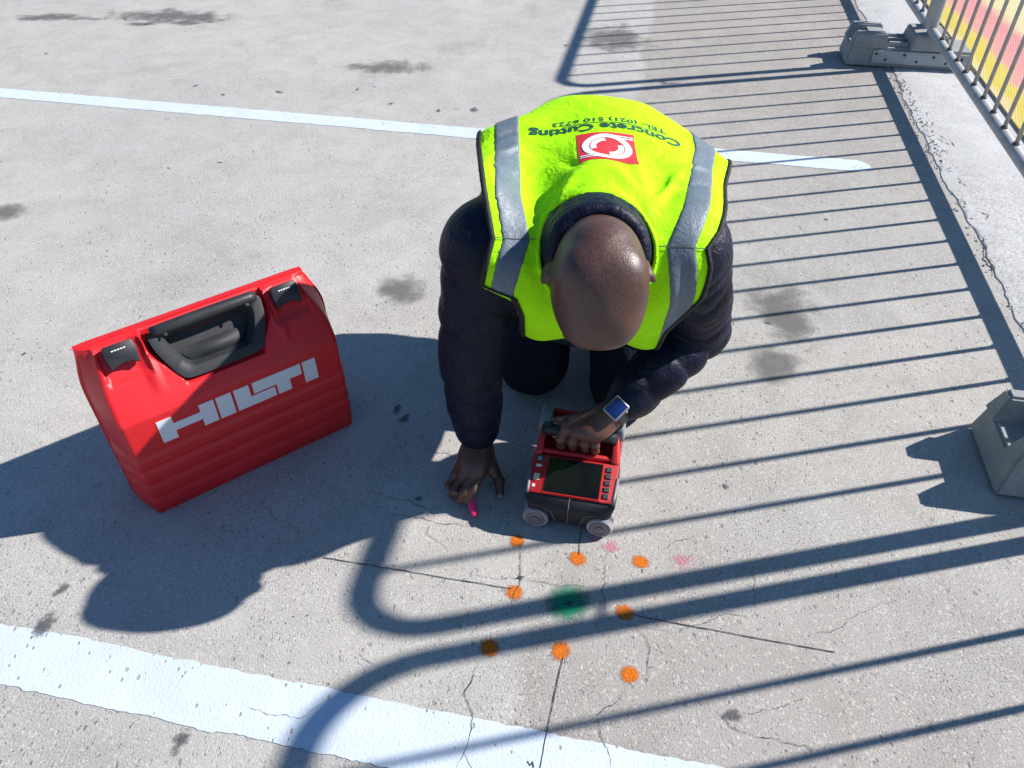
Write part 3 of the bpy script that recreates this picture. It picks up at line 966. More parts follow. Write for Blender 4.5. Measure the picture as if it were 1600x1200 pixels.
for i in range(5):
    t = .10 + i * .172
    m = MB(); m.prism([(.0655, t), (.0775, t), (.0775, t + .115), (.0655, t + .115)], .001, .0036, fn=lambda a, b, z: pan(a, b, z), bevel=.0008)
    m.build('key', MAT['key'], pnl)
m = MB(); m.prism([(-.084, .80), (-.067, .80), (-.067, .97), (-.084, .97)], .001, .0026, fn=lambda a, b, z: pan(a, b, z), bevel=.0006)
k = m.build('power_key', MAT['key'], pnl)
m = MB(); m.tube([pan(-.0755 + .0035 * math.cos(a * .5236), .885 + .04 * math.sin(a * .5236), .0028) for a in range(12)], .0007, 5, closed=True); m.build('power_symbol', MAT['white_print'], k)
for (x, t, w, hh, mt, nm) in ((-.0745, .70, .011, .07, 'white_print', 'label_strip'), (-.075, .40, .012, .17, 'cream', 'sticker'), (-.078, .17, .006, .08, 'white_print', 'label_dot')):
    m = MB(); m.prism([(x - w / 2, t - hh / 2), (x + w / 2, t - hh / 2), (x + w / 2, t + hh / 2), (x - w / 2, t + hh / 2)], .001, .0016, fn=lambda a, b, z: pan(a, b, z)); m.build(nm, MAT[mt], pnl)
# grey side strip of the panel
for s in (-1, 1):
    m = MB(); m.tube([pan(s * .0885, -.02, -.002), pan(s * .0885, .1, .0), pan(s * .0915, .66, .0)], .0035, 8); m.build('side_trim', MAT['horn'], pnl, smooth=True)
# red cowl: floor of the hand well, two side walls rising to the horns
m = MB(); m.prism([(.119, .104), (.119, .119), (.128, .121), (.136, .106), (.136, .098)], -.087, .087, fn=lambda a, b, z: (z, a, b), bevel=.002)
m.build('sill', MAT['redgloss'], scan, angle=40)
m = MB(); m.box((0, .165, .098), (.150, .075, .012), None, .003); m.build('well_floor', MAT['redgloss'], scan)
for s in (-1, 1):
    m = MB()
    prof = [(.112, .098), (.112, .118), (.150, .142), (.185, .156), (.205, .156), (.220, .120), (.220, .094)]
    def wallfn(a, b, z, s=s):
        t = (b - .098) / .06
        return (s * (.091 - z - (0.010 * t if z < .01 else 0.004 * t)), a, b)
    m.prism(prof, 0.0, .017, fn=wallfn, bevel=.003)
    m.build('side_wall', MAT['redgloss'], scan, angle=40)
    m = MB()
    prof = [(.168, .128), (.168, .157), (.185, .167), (.212, .168), (.226, .150), (.229, .100), (.216, .098)]
    m.prism(prof, -.003, .021, fn=lambda a, b, z, s=s: (s * (.090 - z - .12 * (b - .12)), a, b), bevel=.004)
    m.build('horn', MAT['horn'], scan, angle=40)
m = MB(); m.prism([(.208, .095), (.208, .150), (.222, .150), (.226, .1)], -.066, .066, fn=lambda a, b, z: (z, a, b), bevel=.003)
m.build('rear_wall', MAT['redgloss'], scan, angle=40)
m = MB(); m.tube([(-.078, .158, .146), (-.055, .156, .149), (0, .155, .150), (.055, .156, .149), (.078, .158, .146)], [.014, .0135, .0135, .0135, .014], 16)
m.build('handle', MAT['blk'], scan, smooth=True)
for (x, y) in ((-.067, .027), (.067, .027), (-.067, .195), (.067, .195)):
    s = 1 if x > 0 else -1
    root = None
    fy = -1 if y < .1 else 1
    # wheels face along the length axis like the photographed ones: axle points to the front
    m = MB(); R0 = .0275
    c = (x, y, R0)
    m.lathe([(.012, -.022), (R0 - .003, -.022), (R0, -.018), (R0, .014), (R0 - .003, .0185), (R0 - .006, .0195), (R0 - .0075, .017), (.012, .017)], c, (0, fy, 0), 36)
    w = m.build('wheel', MAT['wheel'], scan, angle=30)
    m = MB(); m.lathe([(.0195, .0165), (.0190, .0195), (.0150, .0200), (.0140, .0185), (.009, .0185), (.008, .0215), (.004, .0225), (.001, .0225)], c, (0, fy, 0), 28)
    m.build('hub', MAT['hub'], w, angle=30)

# pink marker on the ground in the hand
MAT['pink'] = simple('bright_pink_plastic', (0.80, 0.02, 0.16), 0.4, spec=.5)
a, b = Vector((-0.092, 1.083, 0.034)), Vector((-0.0795, 1.040, 0.010))
ax = (b - a).normalized(); start = a - ax * 0.075
mk = empty('marker_pen', (b.x, b.y, 0))
props(mk, 'bright pink crayon marker held in the hand on the ground', 'marker')
m = MB(); m.tube([start - mk.location, a - mk.location, b - mk.location], .0082, 6); m.build('barrel', MAT['pink'], mk)
m = MB(); m.tube([b - mk.location, b - mk.location + ax * .004], [.0070, .0058], 6); m.build('end_plug', MAT['pink'], mk)

# ================================================================== PERSON (signed-distance bodies, meshed with surface nets)
class Fld:
    def __init__(self, lo, hi, h):
        self.lo = np.array(lo, np.float32); self.h = h
        self.n = np.ceil((np.array(hi) - self.lo) / h).astype(int) + 1
        self.ax = [self.lo[i] + h * np.arange(self.n[i], dtype=np.float32) for i in range(3)]
        self.F = np.full(self.n, 0.15, np.float32)
    def win(self, lo, hi):
        s = []
        for i in range(3):
            a = int(max(0, math.floor((lo[i] - self.lo[i]) / self.h)))
            b = int(min(self.n[i], math.ceil((hi[i] - self.lo[i]) / self.h) + 1))
            if b <= a: return None
            s.append(slice(a, b))
        x = self.ax[0][s[0]][:, None, None]; y = self.ax[1][s[1]][None, :, None]; z = self.ax[2][s[2]][None, None, :]
        return tuple(s), x, y, z
    def grid(self):
        return self.ax[0][:, None, None], self.ax[1][None, :, None], self.ax[2][None, None, :]
    def union(self, s, d, k):
        b = self.F[s]
        if k <= 0: self.F[s] = np.minimum(b, d); return
        h = np.clip(0.5 + 0.5 * (b - d) / k, 0, 1)
        self.F[s] = b + (d - b) * h - k * h * (1 - h)
    def sub(self, s, d, k):
        b = self.F[s]; nd = -d
        if k <= 0: self.F[s] = np.maximum(b, nd); return
        h = np.clip(0.5 - 0.5 * (b - nd) / k, 0, 1)
        self.F[s] = b + (nd - b) * h + k * h * (1 - h)
    def cone(self, a, b, ra, rb, k=0.02, wide=None, ring=None, off=0.0, sub=False):
        """tapered capsule; wide = (axis, factor) stretches the section; ring = (amp, spacing, phase) adds fold ridges"""
        a = np.array(a, np.float32); b = np.array(b, np.float32)
        ra += off; rb += off
        mr = max(ra, rb) * (wide[1] if wide else 1) + k + 0.015
        w = self.win(np.minimum(a, b) - mr, np.maximum(a, b) + mr)
        if w is None: return
        s, x, y, z = w
        ab = b - a; L2 = float(ab @ ab); L = math.sqrt(L2)
        px_, py, pz = x - a[0], y - a[1], z - a[2]
        t = np.clip((px_ * ab[0] + py * ab[1] + pz * ab[2]) / L2, 0, 1)
        qx, qy, qz = px_ - t * ab[0], py - t * ab[1], pz - t * ab[2]
        if wide:
            u = np.array(wide[0], np.float32); u /= np.linalg.norm(u); f = wide[1]
            c = qx * u[0] + qy * u[1] + qz * u[2]
            g = c * (1 / f - 1)
            sx, sy, sz = qx + g * u[0], qy + g * u[1], qz + g * u[2]
            rr = ra + (rb - ra) * t
            l1 = np.sqrt(sx * sx + sy * sy + sz * sz) + 1e-6
            l2 = np.sqrt((sx + (sx * u[0] + sy * u[1] + sz * u[2]) * (1 / f - 1) * u[0]) ** 2 + (sy + (sx * u[0] + sy * u[1] + sz * u[2]) * (1 / f - 1) * u[1]) ** 2 + (sz + (sx * u[0] + sy * u[1] + sz * u[2]) * (1 / f - 1) * u[2]) ** 2) + 1e-6
            d = (l1 - rr) * l1 / l2
        else:
            d = np.sqrt(qx * qx + qy * qy + qz * qz) - (ra + (rb - ra) * t)
        if ring:
            amp, spc, ph = ring
            wob = 0.35 * np.sin(qx * 55 + qz * 31 + ph) + 0.3 * np.sin(qy * 60 - qx * 25 + 1.7 * ph) + 0.5 * np.sin(t * L * 21 + ph)
            rg = np.abs(np.sin(np.pi * (t * L / spc + 0.55 * wob))) ** 0.5
            d = d - amp * (rg - 0.62) * np.clip(1.15 - np.abs(2 * t - 1) ** 6, 0, 1)
        (self.sub if sub else self.union)(s, d.astype(np.float32), k)
    def ell(self, c, r, M=None, k=0.02, sub=False):
        c = np.array(c, np.float32); r = np.array(r, np.float32)
        mr = float(max(r)) + k + 0.01
        w = self.win(c - mr, c + mr)
        if w is None: return
        s, x, y, z = w
        p = [x - c[0], y - c[1], z - c[2]]
        if M is not None:
            p = [p[0] * M[i][0] + p[1] * M[i][1] + p[2] * M[i][2] for i in range(3)]
        q = sum((p[i] / r[i]) ** 2 for i in range(3)); k0 = np.sqrt(q)
        k1 = np.sqrt(sum((p[i] / r[i] ** 2) ** 2 for i in range(3))) + 1e-9
        d = k0 * (k0 - 1) / k1
        (self.sub if sub else self.union)(s, d.astype(np.float32), k)
    def box(self, c, hs, M=None, rnd=0.01, k=0.02, sub=False):
        c = np.array(c, np.float32); mr = float(np.linalg.norm(hs)) + k + 0.01
        w = self.win(c - mr, c + mr)
        if w is None: return
        s, x, y, z = w
        p = [x - c[0], y - c[1], z - c[2]]
        if M is not None:
            p = [p[0] * M[i][0] + p[1] * M[i][1] + p[2] * M[i][2] for i in range(3)]
        q = [np.abs(p[i]) - (hs[i] - rnd) for i in range(3)]
        d = np.sqrt(sum(np.maximum(v_, 0) ** 2 for v_ in q)) + np.minimum(np.maximum(np.maximum(q[0], q[1]), q[2]), 0) - rnd
        (self.sub if sub else self.union)(s, d.astype(np.float32), k)

def nets(F, lo, h):
    S = F < 0
    nx, ny, nz = F.shape
    cnt = np.zeros((nx - 1, ny - 1, nz - 1), np.uint8)
    C8 = [(i, j, k) for i in (0, 1) for j in (0, 1) for k in (0, 1)]
    for i, j, k in C8: cnt += S[i:nx - 1 + i, j:ny - 1 + j, k:nz - 1 + k]
    act = (cnt > 0) & (cnt < 8)
    I = np.argwhere(act)
    V = [F[I[:, 0] + i, I[:, 1] + j, I[:, 2] + k] for i, j, k in C8]
    acc = np.zeros((len(I), 3)); c = np.zeros(len(I))
    for a in range(8):
        for b in range(a + 1, 8):
            d = np.array(C8[b]) - np.array(C8[a])
            if np.abs(d).sum() != 1: continue
            m_ = (V[a] < 0) != (V[b] < 0)
            t = V[a][m_] / (V[a][m_] - V[b][m_])
            acc[m_] += np.array(C8[a]) + t[:, None] * d; c[m_] += 1
    P = I + acc / c[:, None]
    # settle onto the isosurface
    def samp(P):
        i0 = np.clip(np.floor(P).astype(int), 0, np.array(F.shape) - 2); fr = P - i0
        r = 0
        for (i, j, k) in C8:
            w = (fr[:, 0] if i else 1 - fr[:, 0]) * (fr[:, 1] if j else 1 - fr[:, 1]) * (fr[:, 2] if k else 1 - fr[:, 2])
            r = r + w * F[i0[:, 0] + i, i0[:, 1] + j, i0[:, 2] + k]
        return r
    for _ in range(2):
        f0 = samp(P); e = 0.5
        G = np.stack([samp(P + np.eye(3)[i] * e) - samp(P - np.eye(3)[i] * e) for i in range(3)], 1)
        P = P - np.clip((f0 / np.maximum((G ** 2).sum(1), 1e-9)), -2e3, 2e3)[:, None] * G * 0 - 0 if False else P - (np.clip(f0 / np.maximum(np.sqrt((G ** 2).sum(1)), 1e-5), -0.4, 0.4) / np.maximum(np.sqrt((G ** 2).sum(1)), 1e-5))[:, None] * G
    idx = -np.ones(act.shape, np.int64); idx[act] = np.arange(len(I))
    Q = []
    for axx in range(3):
        sl0 = [slice(None)] * 3; sl1 = [slice(None)] * 3
        sl0[axx] = slice(0, -1); sl1[axx] = slice(1, None)
        A, B = S[tuple(sl0)], S[tuple(sl1)]
        E = np.argwhere(A != B)
        b_, c_ = (axx + 1) % 3, (axx + 2) % 3
        ok = (E[:, b_] > 0) & (E[:, c_] > 0) & (E[:, b_] < F.shape[b_] - 1) & (E[:, c_] < F.shape[c_] - 1)
        E = E[ok]
        inside = A[E[:, 0], E[:, 1], E[:, 2]]
        def cell(db, dc):
            X = E.copy(); X[:, b_] += db; X[:, c_] += dc
            return idx[X[:, 0], X[:, 1], X[:, 2]]
        q = np.stack([cell(-1, -1), cell(0, -1), cell(0, 0), cell(-1, 0)], 1)
        q[~inside] = q[~inside][:, ::-1]
        Q.append(q)
    Q = np.concatenate(Q)
    Q = Q[(Q >= 0).all(1)]
    return lo + h * P, Q

def field_mesh(name, fld, F=None, smooth=1):
    F = fld.F if F is None else F
    V, Q = nets(F, fld.lo, fld.h)
    for _ in range(smooth):
        A = np.zeros_like(V); c = np.zeros(len(V))
        for a, b in ((0, 1), (1, 2), (2, 3), (3, 0)):
            np.add.at(A, Q[:, a], V[Q[:, b]]); np.add.at(A, Q[:, b], V[Q[:, a]])
            np.add.at(c, Q[:, a], 1); np.add.at(c, Q[:, b], 1)
        V = V * 0.5 + 0.5 * A / np.maximum(c, 1)[:, None]
    me = bpy.data.meshes.new(name)
    me.vertices.add(len(V)); me.vertices.foreach_set('co', V.astype(np.float32).ravel())
    me.loops.add(len(Q) * 4); me.loops.foreach_set('vertex_index', Q.astype(np.int32).ravel())
    me.polygons.add(len(Q)); me.polygons.foreach_set('loop_start', np.arange(0, len(Q) * 4, 4, dtype=np.int32))
    me.update(calc_edges=True); me.validate()
    me.polygons.foreach_set('use_smooth', [True] * len(me.polygons))
    return me

def smooth_noise(x, y, z, freqs, seed, n=5):
    rr = np.random.RandomState(seed)
    out = 0
    for fq in freqs:
        for _ in range(n):
            d = rr.randn(3); d /= np.linalg.norm(d)
            out = out + np.sin((x * d[0] + y * d[1] + z * d[2]) * fq * (0.7 + 0.6 * rr.rand()) + rr.rand() * 6.28) / n
    return out

V3 = lambda *a: np.array(a, float)
def nrm(v_): return v_ / np.linalg.norm(v_)

# ---- joints (metres)
SH_R, EL_R, WR_R = V3(-.055, 1.172, .585), V3(-.083, 1.170, .345), V3(-.076, 1.186, .092)
SH_L, EL_L, WR_L = V3(.315, 1.165, .580), V3(.397, 1.286, .317), V3(.208, 1.140, .212)
NECK = V3(.140, 1.13, .605)
HEAD = V3(.140, 1.042, .594)
CHEST, MID, HIP = V3(.142, 1.19, .525), V3(.180, 1.45, .567), V3(.182, 1.62, .45)
KN_R, KN_L = V3(.052, 1.475, .078), V3(.276, 1.378, .084)
AN_R, AN_L = V3(.07, 1.87, .06), V3(.31, 1.80, .06)
HP_R, HP_L = V3(.095, 1.59, .42), V3(.27, 1.575, .42)

# head frame: a = neck to crown, f = face, r = the person's left
ha = nrm(V3(-.02, -.96, .26)); hr = nrm(V3(1, -.03, .03)); hf = nrm(np.cross(hr, ha)); hr = nrm(np.cross(ha, hf))
if hf[2] > 0: hf = -hf; 
HM = np.stack([hr, hf, ha])
def hd(r, f_, a): return HEAD + hr * r + hf * f_ + ha * a

body = Fld((-.22, .86, -.005), (.50, 1.98, .78), 0.0032)
B = body
# skull, face, neck
B.ell(hd(0, -.012, .018), (.0770, .098, .088), HM, .02)
B.ell(hd(0, -.062, .002), (.052, .045, .050), HM, .02)
for s in (-1, 1):
    B.ell(hd(s * .034, -.030, .060), (.036, .046, .036), HM, .02)
    B.ell(hd(s * .024, .046, .052), (.028, .034, .030), HM, .02)
B.ell(hd(0, .022, .03), (.0640, .071, .067), HM, .03)
B.ell(hd(0, .030, -.050), (.060, .062, .066), HM, .03)
B.cone(hd(-.025, .055, -.098), hd(.025, .055, -.098), .022, .022, .03)
B.cone(hd(0, .092, -.012), hd(0, .112, -.048), .009, .013, .012)
B.cone(hd(-.017, .094, -.05), hd(.017, .094, -.05), .009, .009, .008)
B.cone(hd(-.045, .080, .012), hd(.045, .080, .012), .012, .012, .02)
for s in (-1, 1):
    B.ell(hd(s * .031, .094, -.008), (.015, .010, .010), HM, .010, sub=True)
    B.ell(hd(s * .031, .082, -.008), (.012, .012, .011), HM, .003)
    B.ell(hd(s * .045, .075, -.045), (.018, .016, .02), HM, .02)
    # ears
    e = hd(s * .0825, -.020, -.006)
    et = nrm(hr * s * .85 + hf * -.45); eM = np.stack([et, nrm(np.cross(ha, et)), ha])
    B.ell(e, (.0075, .019, .031), eM, .006)
    B.ell(e + et * .008 + ha * .004, (.006, .011, .020), eM, .004, sub=True)
    B.ell(hd(s * .080, .000, -.040), (.007, .009, .011), HM, .006)
B.cone(hd(-.020, .093, -.072), hd(.020, .093, -.072), .0075, .0075, .006)
B.cone(hd(-.017, .090, -.083), hd(.017, .090, -.083), .008, .008, .005)
B.cone(hd(0, -.038, -.04), NECK + V3(0, .03, -.01), .058, .062, .03)
# trunk and limbs hidden in the clothes
B.cone(NECK + V3(0, .03, -.02), CHEST, .06, .085, .05, wide=((1, 0, 0), 1.35))
B.cone(CHEST, MID, .085, .09, .05, wide=((1, 0, 0), 1.35))
B.cone(MID, HIP, .09, .10, .05, wide=((1, 0, 0), 1.25))
for a, b, ra, rb in ((SH_R, EL_R, .046, .038), (EL_R, WR_R, .037, .026), (SH_L, EL_L, .046, .038), (EL_L, WR_L, .037, .026),
                     (HP_R, KN_R, .068, .050), (HP_L, KN_L, .068, .050), (KN_R, AN_R, .050, .033), (KN_L, AN_L, .050, .033)):
    B.cone(a, b, ra, rb, .02)
B.cone(SH_R, SH_L, .05, .05, .03)
for an in (AN_R, AN_L): B.cone(an, an + V3(0, .07, .02), .033, .03, .02)

_w = B.win(HEAD - .14, HEAD + .14)
B.F[_w[0]] += (0.0009 * smooth_noise(_w[1], _w[2], _w[3], (38, 70), 41)).astype(np.float32)
# ---- hands
NAILS = []
def finger(pts, r0, r1, k=.004):
    n = len(pts) - 1
    for i in range(n):
        a = r0 + (r1 - r0) * i / n; b = r0 + (r1 - r0) * (i + 1) / n
        B.cone(pts[i], pts[i + 1], a, b, k)
        if i > 0: B.ell(pts[i], (a * 1.13,) * 3, None, .003)
    NAILS.append((pts[-2], pts[-1], r1))
# right hand (planted on the ground, crayon between thumb and fingers)
k_r = [V3(-.066, 1.113, .060), V3(-.086, 1.106, .064), V3(-.105, 1.110, .058), V3(-.121, 1.120, .048)]
B.cone(WR_R, WR_R + V3(0, -.02, -.012), .027, .028, .01, wide=((1, 0, .1), 1.15))
for kk in k_r:
    B.cone(WR_R + (kk - WR_R) * .12, kk, .019, .0125, .014)
B.ell((WR_R + k_r[1]) / 2 + V3(0, 0, -.004), (.034, .042, .022), None, .014)
finger([k_r[0], V3(-.083, 1.074, .048), V3(-.094, 1.066, .024), V3(-.098, 1.074, .012)], .0102, .0074)
finger([k_r[1], V3(-.103, 1.071, .044), V3(-.112, 1.072, .020), V3(-.110, 1.090, .011)], .0104, .0076)
finger([k_r[2], V3(-.124, 1.082, .038), V3(-.128, 1.088, .016), V3(-.121, 1.106, .011)], .0098, .0072)
finger([k_r[3], V3(-.138, 1.103, .030), V3(-.136, 1.114, .013), V3(-.126, 1.126, .010)], .0086, .0066)
B.cone(WR_R + V3(.012, -.012, -.018), V3(-.042, 1.135, .042), .020, .0155, .014)
finger([V3(-.042, 1.138, .042), V3(-.028, 1.118, .028), V3(-.026, 1.094, .014)], .0132, .0090)
# left hand closed over the scanner handle
def sc(x, y, z):    # scanner local to world
    c, s_ = math.cos(R(-11.7)), math.sin(R(-11.7))
    return V3(.112 + x * c - y * s_, .992 + x * s_ + y * c, z)
k_l = [sc(-.026, .128, .183), sc(-.005, .119, .188), sc(.016, .117, .186), sc(.035, .122, .178)]
B.cone(WR_L, WR_L + nrm(k_l[1] - WR_L) * .02, .026, .027, .01)
for kk in k_l:
    B.cone(WR_L + (kk - WR_L) * .14, kk, .019, .0128, .014)
B.ell((WR_L + k_l[1]) / 2 + V3(0, 0, -.008), (.038, .036, .021), None, .016)
tips = [(-.036, .0), (-.012, .0), (.012, .0), (.034, .0)]
for i, kk in enumerate(k_l):
    x = (-.036, -.011, .014, .036)[i]
    sh = (0, .0, .0, -.004)[i]
    finger([kk, sc(x, .119 - .004 * (i in (1, 2)), .160 + sh), sc(x + .001, .129, .134 + sh), sc(x, .147, .126)], (.0105, .0108, .0102, .0092)[i], (.008, .0082, .0078, .007)[i])
B.cone(WR_L + V3(-.022, .004, -.012), sc(-.030, .160, .172), .018, .0145, .012)
finger([sc(-.030, .160, .172), sc(-.050, .170, .158), sc(-.052, .158, .136)], .0128, .009)

# ---- clothes
def torso(fl, off, vest=False):
    fl.cone(CHEST, MID, .118 + off, .122 + off, .05, wide=((1, 0, 0), 1.42))
    fl.cone(MID, HIP, .122 + off, .125 + off, .05, wide=((1, 0, 0), 1.28))
    fl.cone(NECK + V3(0, .035, -.005), CHEST + V3(0, .08, .04), .072 + off, .09 + off, .05, wide=((1, 0, 0), 1.2))
    fl.cone(SH_R + V3(.005, .01, .0), NECK + V3(-.03, .05, -.015), .064 + off, .062 + off, .05)
    fl.cone(SH_L + V3(-.005, .01, .0), NECK + V3(.03, .05, -.015), .064 + off, .062 + off, .05)
    # shoulder blades pulled forward
    fl.cone(SH_R + V3(.03, .02, .0), MID + V3(-.14, -.02, .045), .068 + off, .064 + off, .05)
    fl.cone(SH_L + V3(-.03, .02, .0), MID + V3(.14, -.02, .02), .068 + off, .064 + off, .05)

JLO, JHI = (-.24, .98, .08), (.52, 1.80, .80)
jk = Fld(JLO, JHI, 0.004)
torso(jk, 0.0)
jk.cone(SH_R, SH_R + (EL_R - SH_R) * .55, .066, .064, .03, ring=(.0066, .060, .4))
jk.cone(SH_R + (EL_R - SH_R) * .5, EL_R, .063, .060, .015, ring=(.0088, .052, 1.2))
jk.cone(EL_R, EL_R + (WR_R - EL_R) * .55, .060, .056, .012, ring=(.0088, .048, 2.2))
jk.cone(EL_R + (WR_R - EL_R) * .5, WR_R + V3(0, 0, .035), .056, .050, .012, ring=(.0060, .060, 3.1))
jk.cone(SH_L, SH_L + (EL_L - SH_L) * .55, .066, .064, .03, ring=(.0066, .060, 5.4))
jk.cone(SH_L + (EL_L - SH_L) * .5, EL_L, .063, .060, .015, ring=(.0088, .050, 6.2))
jk.cone(EL_L, EL_L + (WR_L - EL_L) * .5, .060, .055, .012, ring=(.0095, .046, 7.7))
jk.cone(EL_L + (WR_L - EL_L) * .45, WR_L + (EL_L - WR_L) * .22, .055, .047, .012, ring=(.0060, .055, 8.1))
jk.cone(V3(.15, 1.285, .435), V3(.17, 1.52, .41), .130, .135, .05, wide=((1, 0, 0), 1.3))
# cuffs: gathered openings
for wr, el in ((WR_R, EL_R), (WR_L, EL_L)):
    d = nrm(el - wr)
    jk.cone(wr + d * .030, wr + d * .055, .036, .046, .012)
    jk.cone(wr - d * .03, wr + d * .026, .0285, .0285, .004, sub=True)
# stand collar
CC = V3(.140, 1.088, .622); ca = nrm(V3(-.01, -.93, .36))
cu = nrm(V3(1, 0, 0) - ca * ca[0]); cw = np.cross(ca, cu)
if cw[2] < 0: cw = -cw
def cring(th, rad, hgt): return CC + (cu * math.cos(th) * rad * .98 + cw * math.sin(th) * rad * 1.0) + ca * hgt
NCR = 28
for i in range(NCR):
    t0 = -0.95 + (math.pi + 1.9) * i / NCR; t1 = -0.95 + (math.pi + 1.9) * (i + 1) / NCR
    for (rad, hgt, rr_) in ((.0735, .008, .0125), (.0760, -.012, .0145), (.080, -.034, .017)):
        jk.cone(cring(t0, rad, hgt), cring(t1, rad, hgt), rr_, rr_, .010)
jk.cone(CC + ca * .05, CC - ca * .02, .058, .056, .01, sub=True)
X, Y, Z = jk.grid()
jk.F += 0.0016 * smooth_noise(X, Y, Z, (55, 95), 5).astype(np.float32)

# vest: loose shell over the jacket
ve = Fld((-.13, 1.0, .30), (.47, 1.80, .78), 0.0033)
torso(ve, 0.013)
ve.cone(SH_R + V3(-.004, .045, .052), V3(-.022, 1.41, .642), .064, .046, .05)
ve.cone(SH_L + V3(.004, .02, .012), V3(.385, 1.40, .582), .058, .048, .05)
ve.cone(V3(-.022, 1.41, .636), V3(.10, 1.50, .635), .046, .066, .06)
ve.cone(V3(.385, 1.40, .582), V3(.24, 1.50, .620), .048, .070, .06)
ve.cone(V3(.155, 1.26, .612), V3(.175, 1.52, .622), .078, .078, .05, wide=((1, 0, 0), 1.65))
ve.cone(SH_R + V3(.01, -.02, .0), SH_R + V3(-.005, -.01, -.08), .064, .070, .03)
ve.cone(SH_L + V3(-.01, -.02, .0), SH_L + V3(.010, .01, -.08), .064, .070, .03)
ve.cone(V3(.03, 1.13, .54), V3(.05, 1.16, .44), .045, .04, .04)
ve.cone(V3(.25, 1.12, .54), V3(.25, 1.15, .43), .05, .045, .04)
ve.cone(HIP + V3(0, -.05, 0), HIP + V3(0, .05, -.09), .148, .158, .04, wide=((1, 0, 0), 1.22))
# draped folds: ridges radiating from the collar and between the shoulders
def ridge(a, b, r, k=.022): ve.cone(a, b, r, r * .7, k)
X, Y, Z = ve.grid()
fold = 0.0042 * smooth_noise(X, Y * 0.8, Z, (26, 44), 9) + 0.0012 * smooth_noise(X, Y, Z, (90,), 10)
VB = ve.F + fold.astype(np.float32)

# ---- tailoring tables of the vest (position along the body -> x)
CREASES = [
    ((.028, 1.08, .645), (.052, 1.30, .690), -.030, .050),
    ((.255, 1.16, .655), (.265, 1.27, .675), -.013, .030),
    ((.070, 1.17, .675), (.110, 1.235, .690), .012, .013),
    ((.110, 1.235, .690), (.170, 1.255, .692), .012, .013),
    ((.170, 1.255, .692), (.212, 1.185, .680), .010, .013),
    ((.225, 1.14, .665), (.222, 1.29, .685), .011, .010),
    ((.226, 1.15, .665), (.300, 1.28, .675), .012, .011),
    ((.000, 1.27, .680), (.075, 1.30, .690), .007, .012),
    ((.010, 1.33, .685), (.080, 1.32, .695), .006, .010),
    ((.085, 1.30, .690), (.120, 1.27, .690), -.008, .010),
    ((.240, 1.30, .690), (.300, 1.36, .690), -.006, .014),
    ((-.045, 1.30, .690), (.030, 1.36, .700), .006, .009),
    ((-.050, 1.36, .690), (.020, 1.40, .700), -.006, .010),
    ((.280, 1.30, .680), (.380, 1.33, .660), .006, .010),
    ((.270, 1.24, .670), (.360, 1.25, .660), -.007, .012),
    ((.235, 1.10, .640), (.290, 1.12, .550), .008, .012),
    ((.020, 1.09, .600), (.060, 1.09, .480), .009, .010),
    ((.090, 1.11, .580), (.075, 1.11, .460), .008, .010),
    ((.240, 1.09, .580), (.220, 1.09, .460), .009, .011),
    ((.285, 1.08, .600), (.300, 1.08, .470), -.008, .012),
]
Z_HEM = .36
ARM_L = [(.95, .03), (1.089, .017), (1.117, .003), (1.138, -.052), (1.212, -.032), (1.297, -.047), (1.42, -.063), (1.7, -.07)]
ARM_R = [(.95, .25), (1.064, .278), (1.116, .327), (1.163, .330), (1.193, .322), (1.227, .347), (1.297, .378), (1.41, .428), (1.7, .45)]
STRIP_L = [(.9, -.04, .0), (1.13, -.038, .005), (1.212, -.016, .031), (1.297, -.030, .016), (1.45, -.033, .014), (1.7, -.035, .012)]
STRIP_R = [(.9, .27, .315), (1.10, .268, .316), (1.197, .253, .302), (1.305, .303, .350), (1.42, .349, .396), (1.7, .36, .41)]
PRINT_UX, PRINT_UY = (-1, .0, 0), (-.0, -1, 0)
LOGO_O, LOGO_S, LOGO_A = (.172, 1.323, 0), .106, .90
TXT1_O, TXT1_S = (.176, 1.391, 0), .0400
TXT2_O, TXT2_S = (.184, 1.414, 0), .0262
UND_O = (.180, 1.4035, 0)

# fold creases carved/raised with soft line segments on the shell
def seg_dist(a, b, off=0):
    ab = np.array(b) - np.array(a); L2 = ab @ ab
    t = np.clip(((X - a[0]) * ab[0] + (Y - a[1]) * ab[1] + (Z - a[2]) * ab[2]) / L2, 0, 1)
    return np.sqrt((X - a[0] - t * ab[0]) ** 2 + (Y - a[1] - t * ab[1]) ** 2 + (Z - a[2] - t * ab[2]) ** 2), t
def crease(a, b, amp, w):
    """amp > 0 raises a ridge of half width w, < 0 sinks a valley"""
    global VB
    d, t = seg_dist(a, b)
    VB = VB - (amp * np.exp(-(d / w) ** 2) * np.sin(np.pi * (0.12 + 0.76 * t))).astype(np.float32)
for (a, b, amp, w) in CREASES: crease(a, b, amp, w)
VF = VB
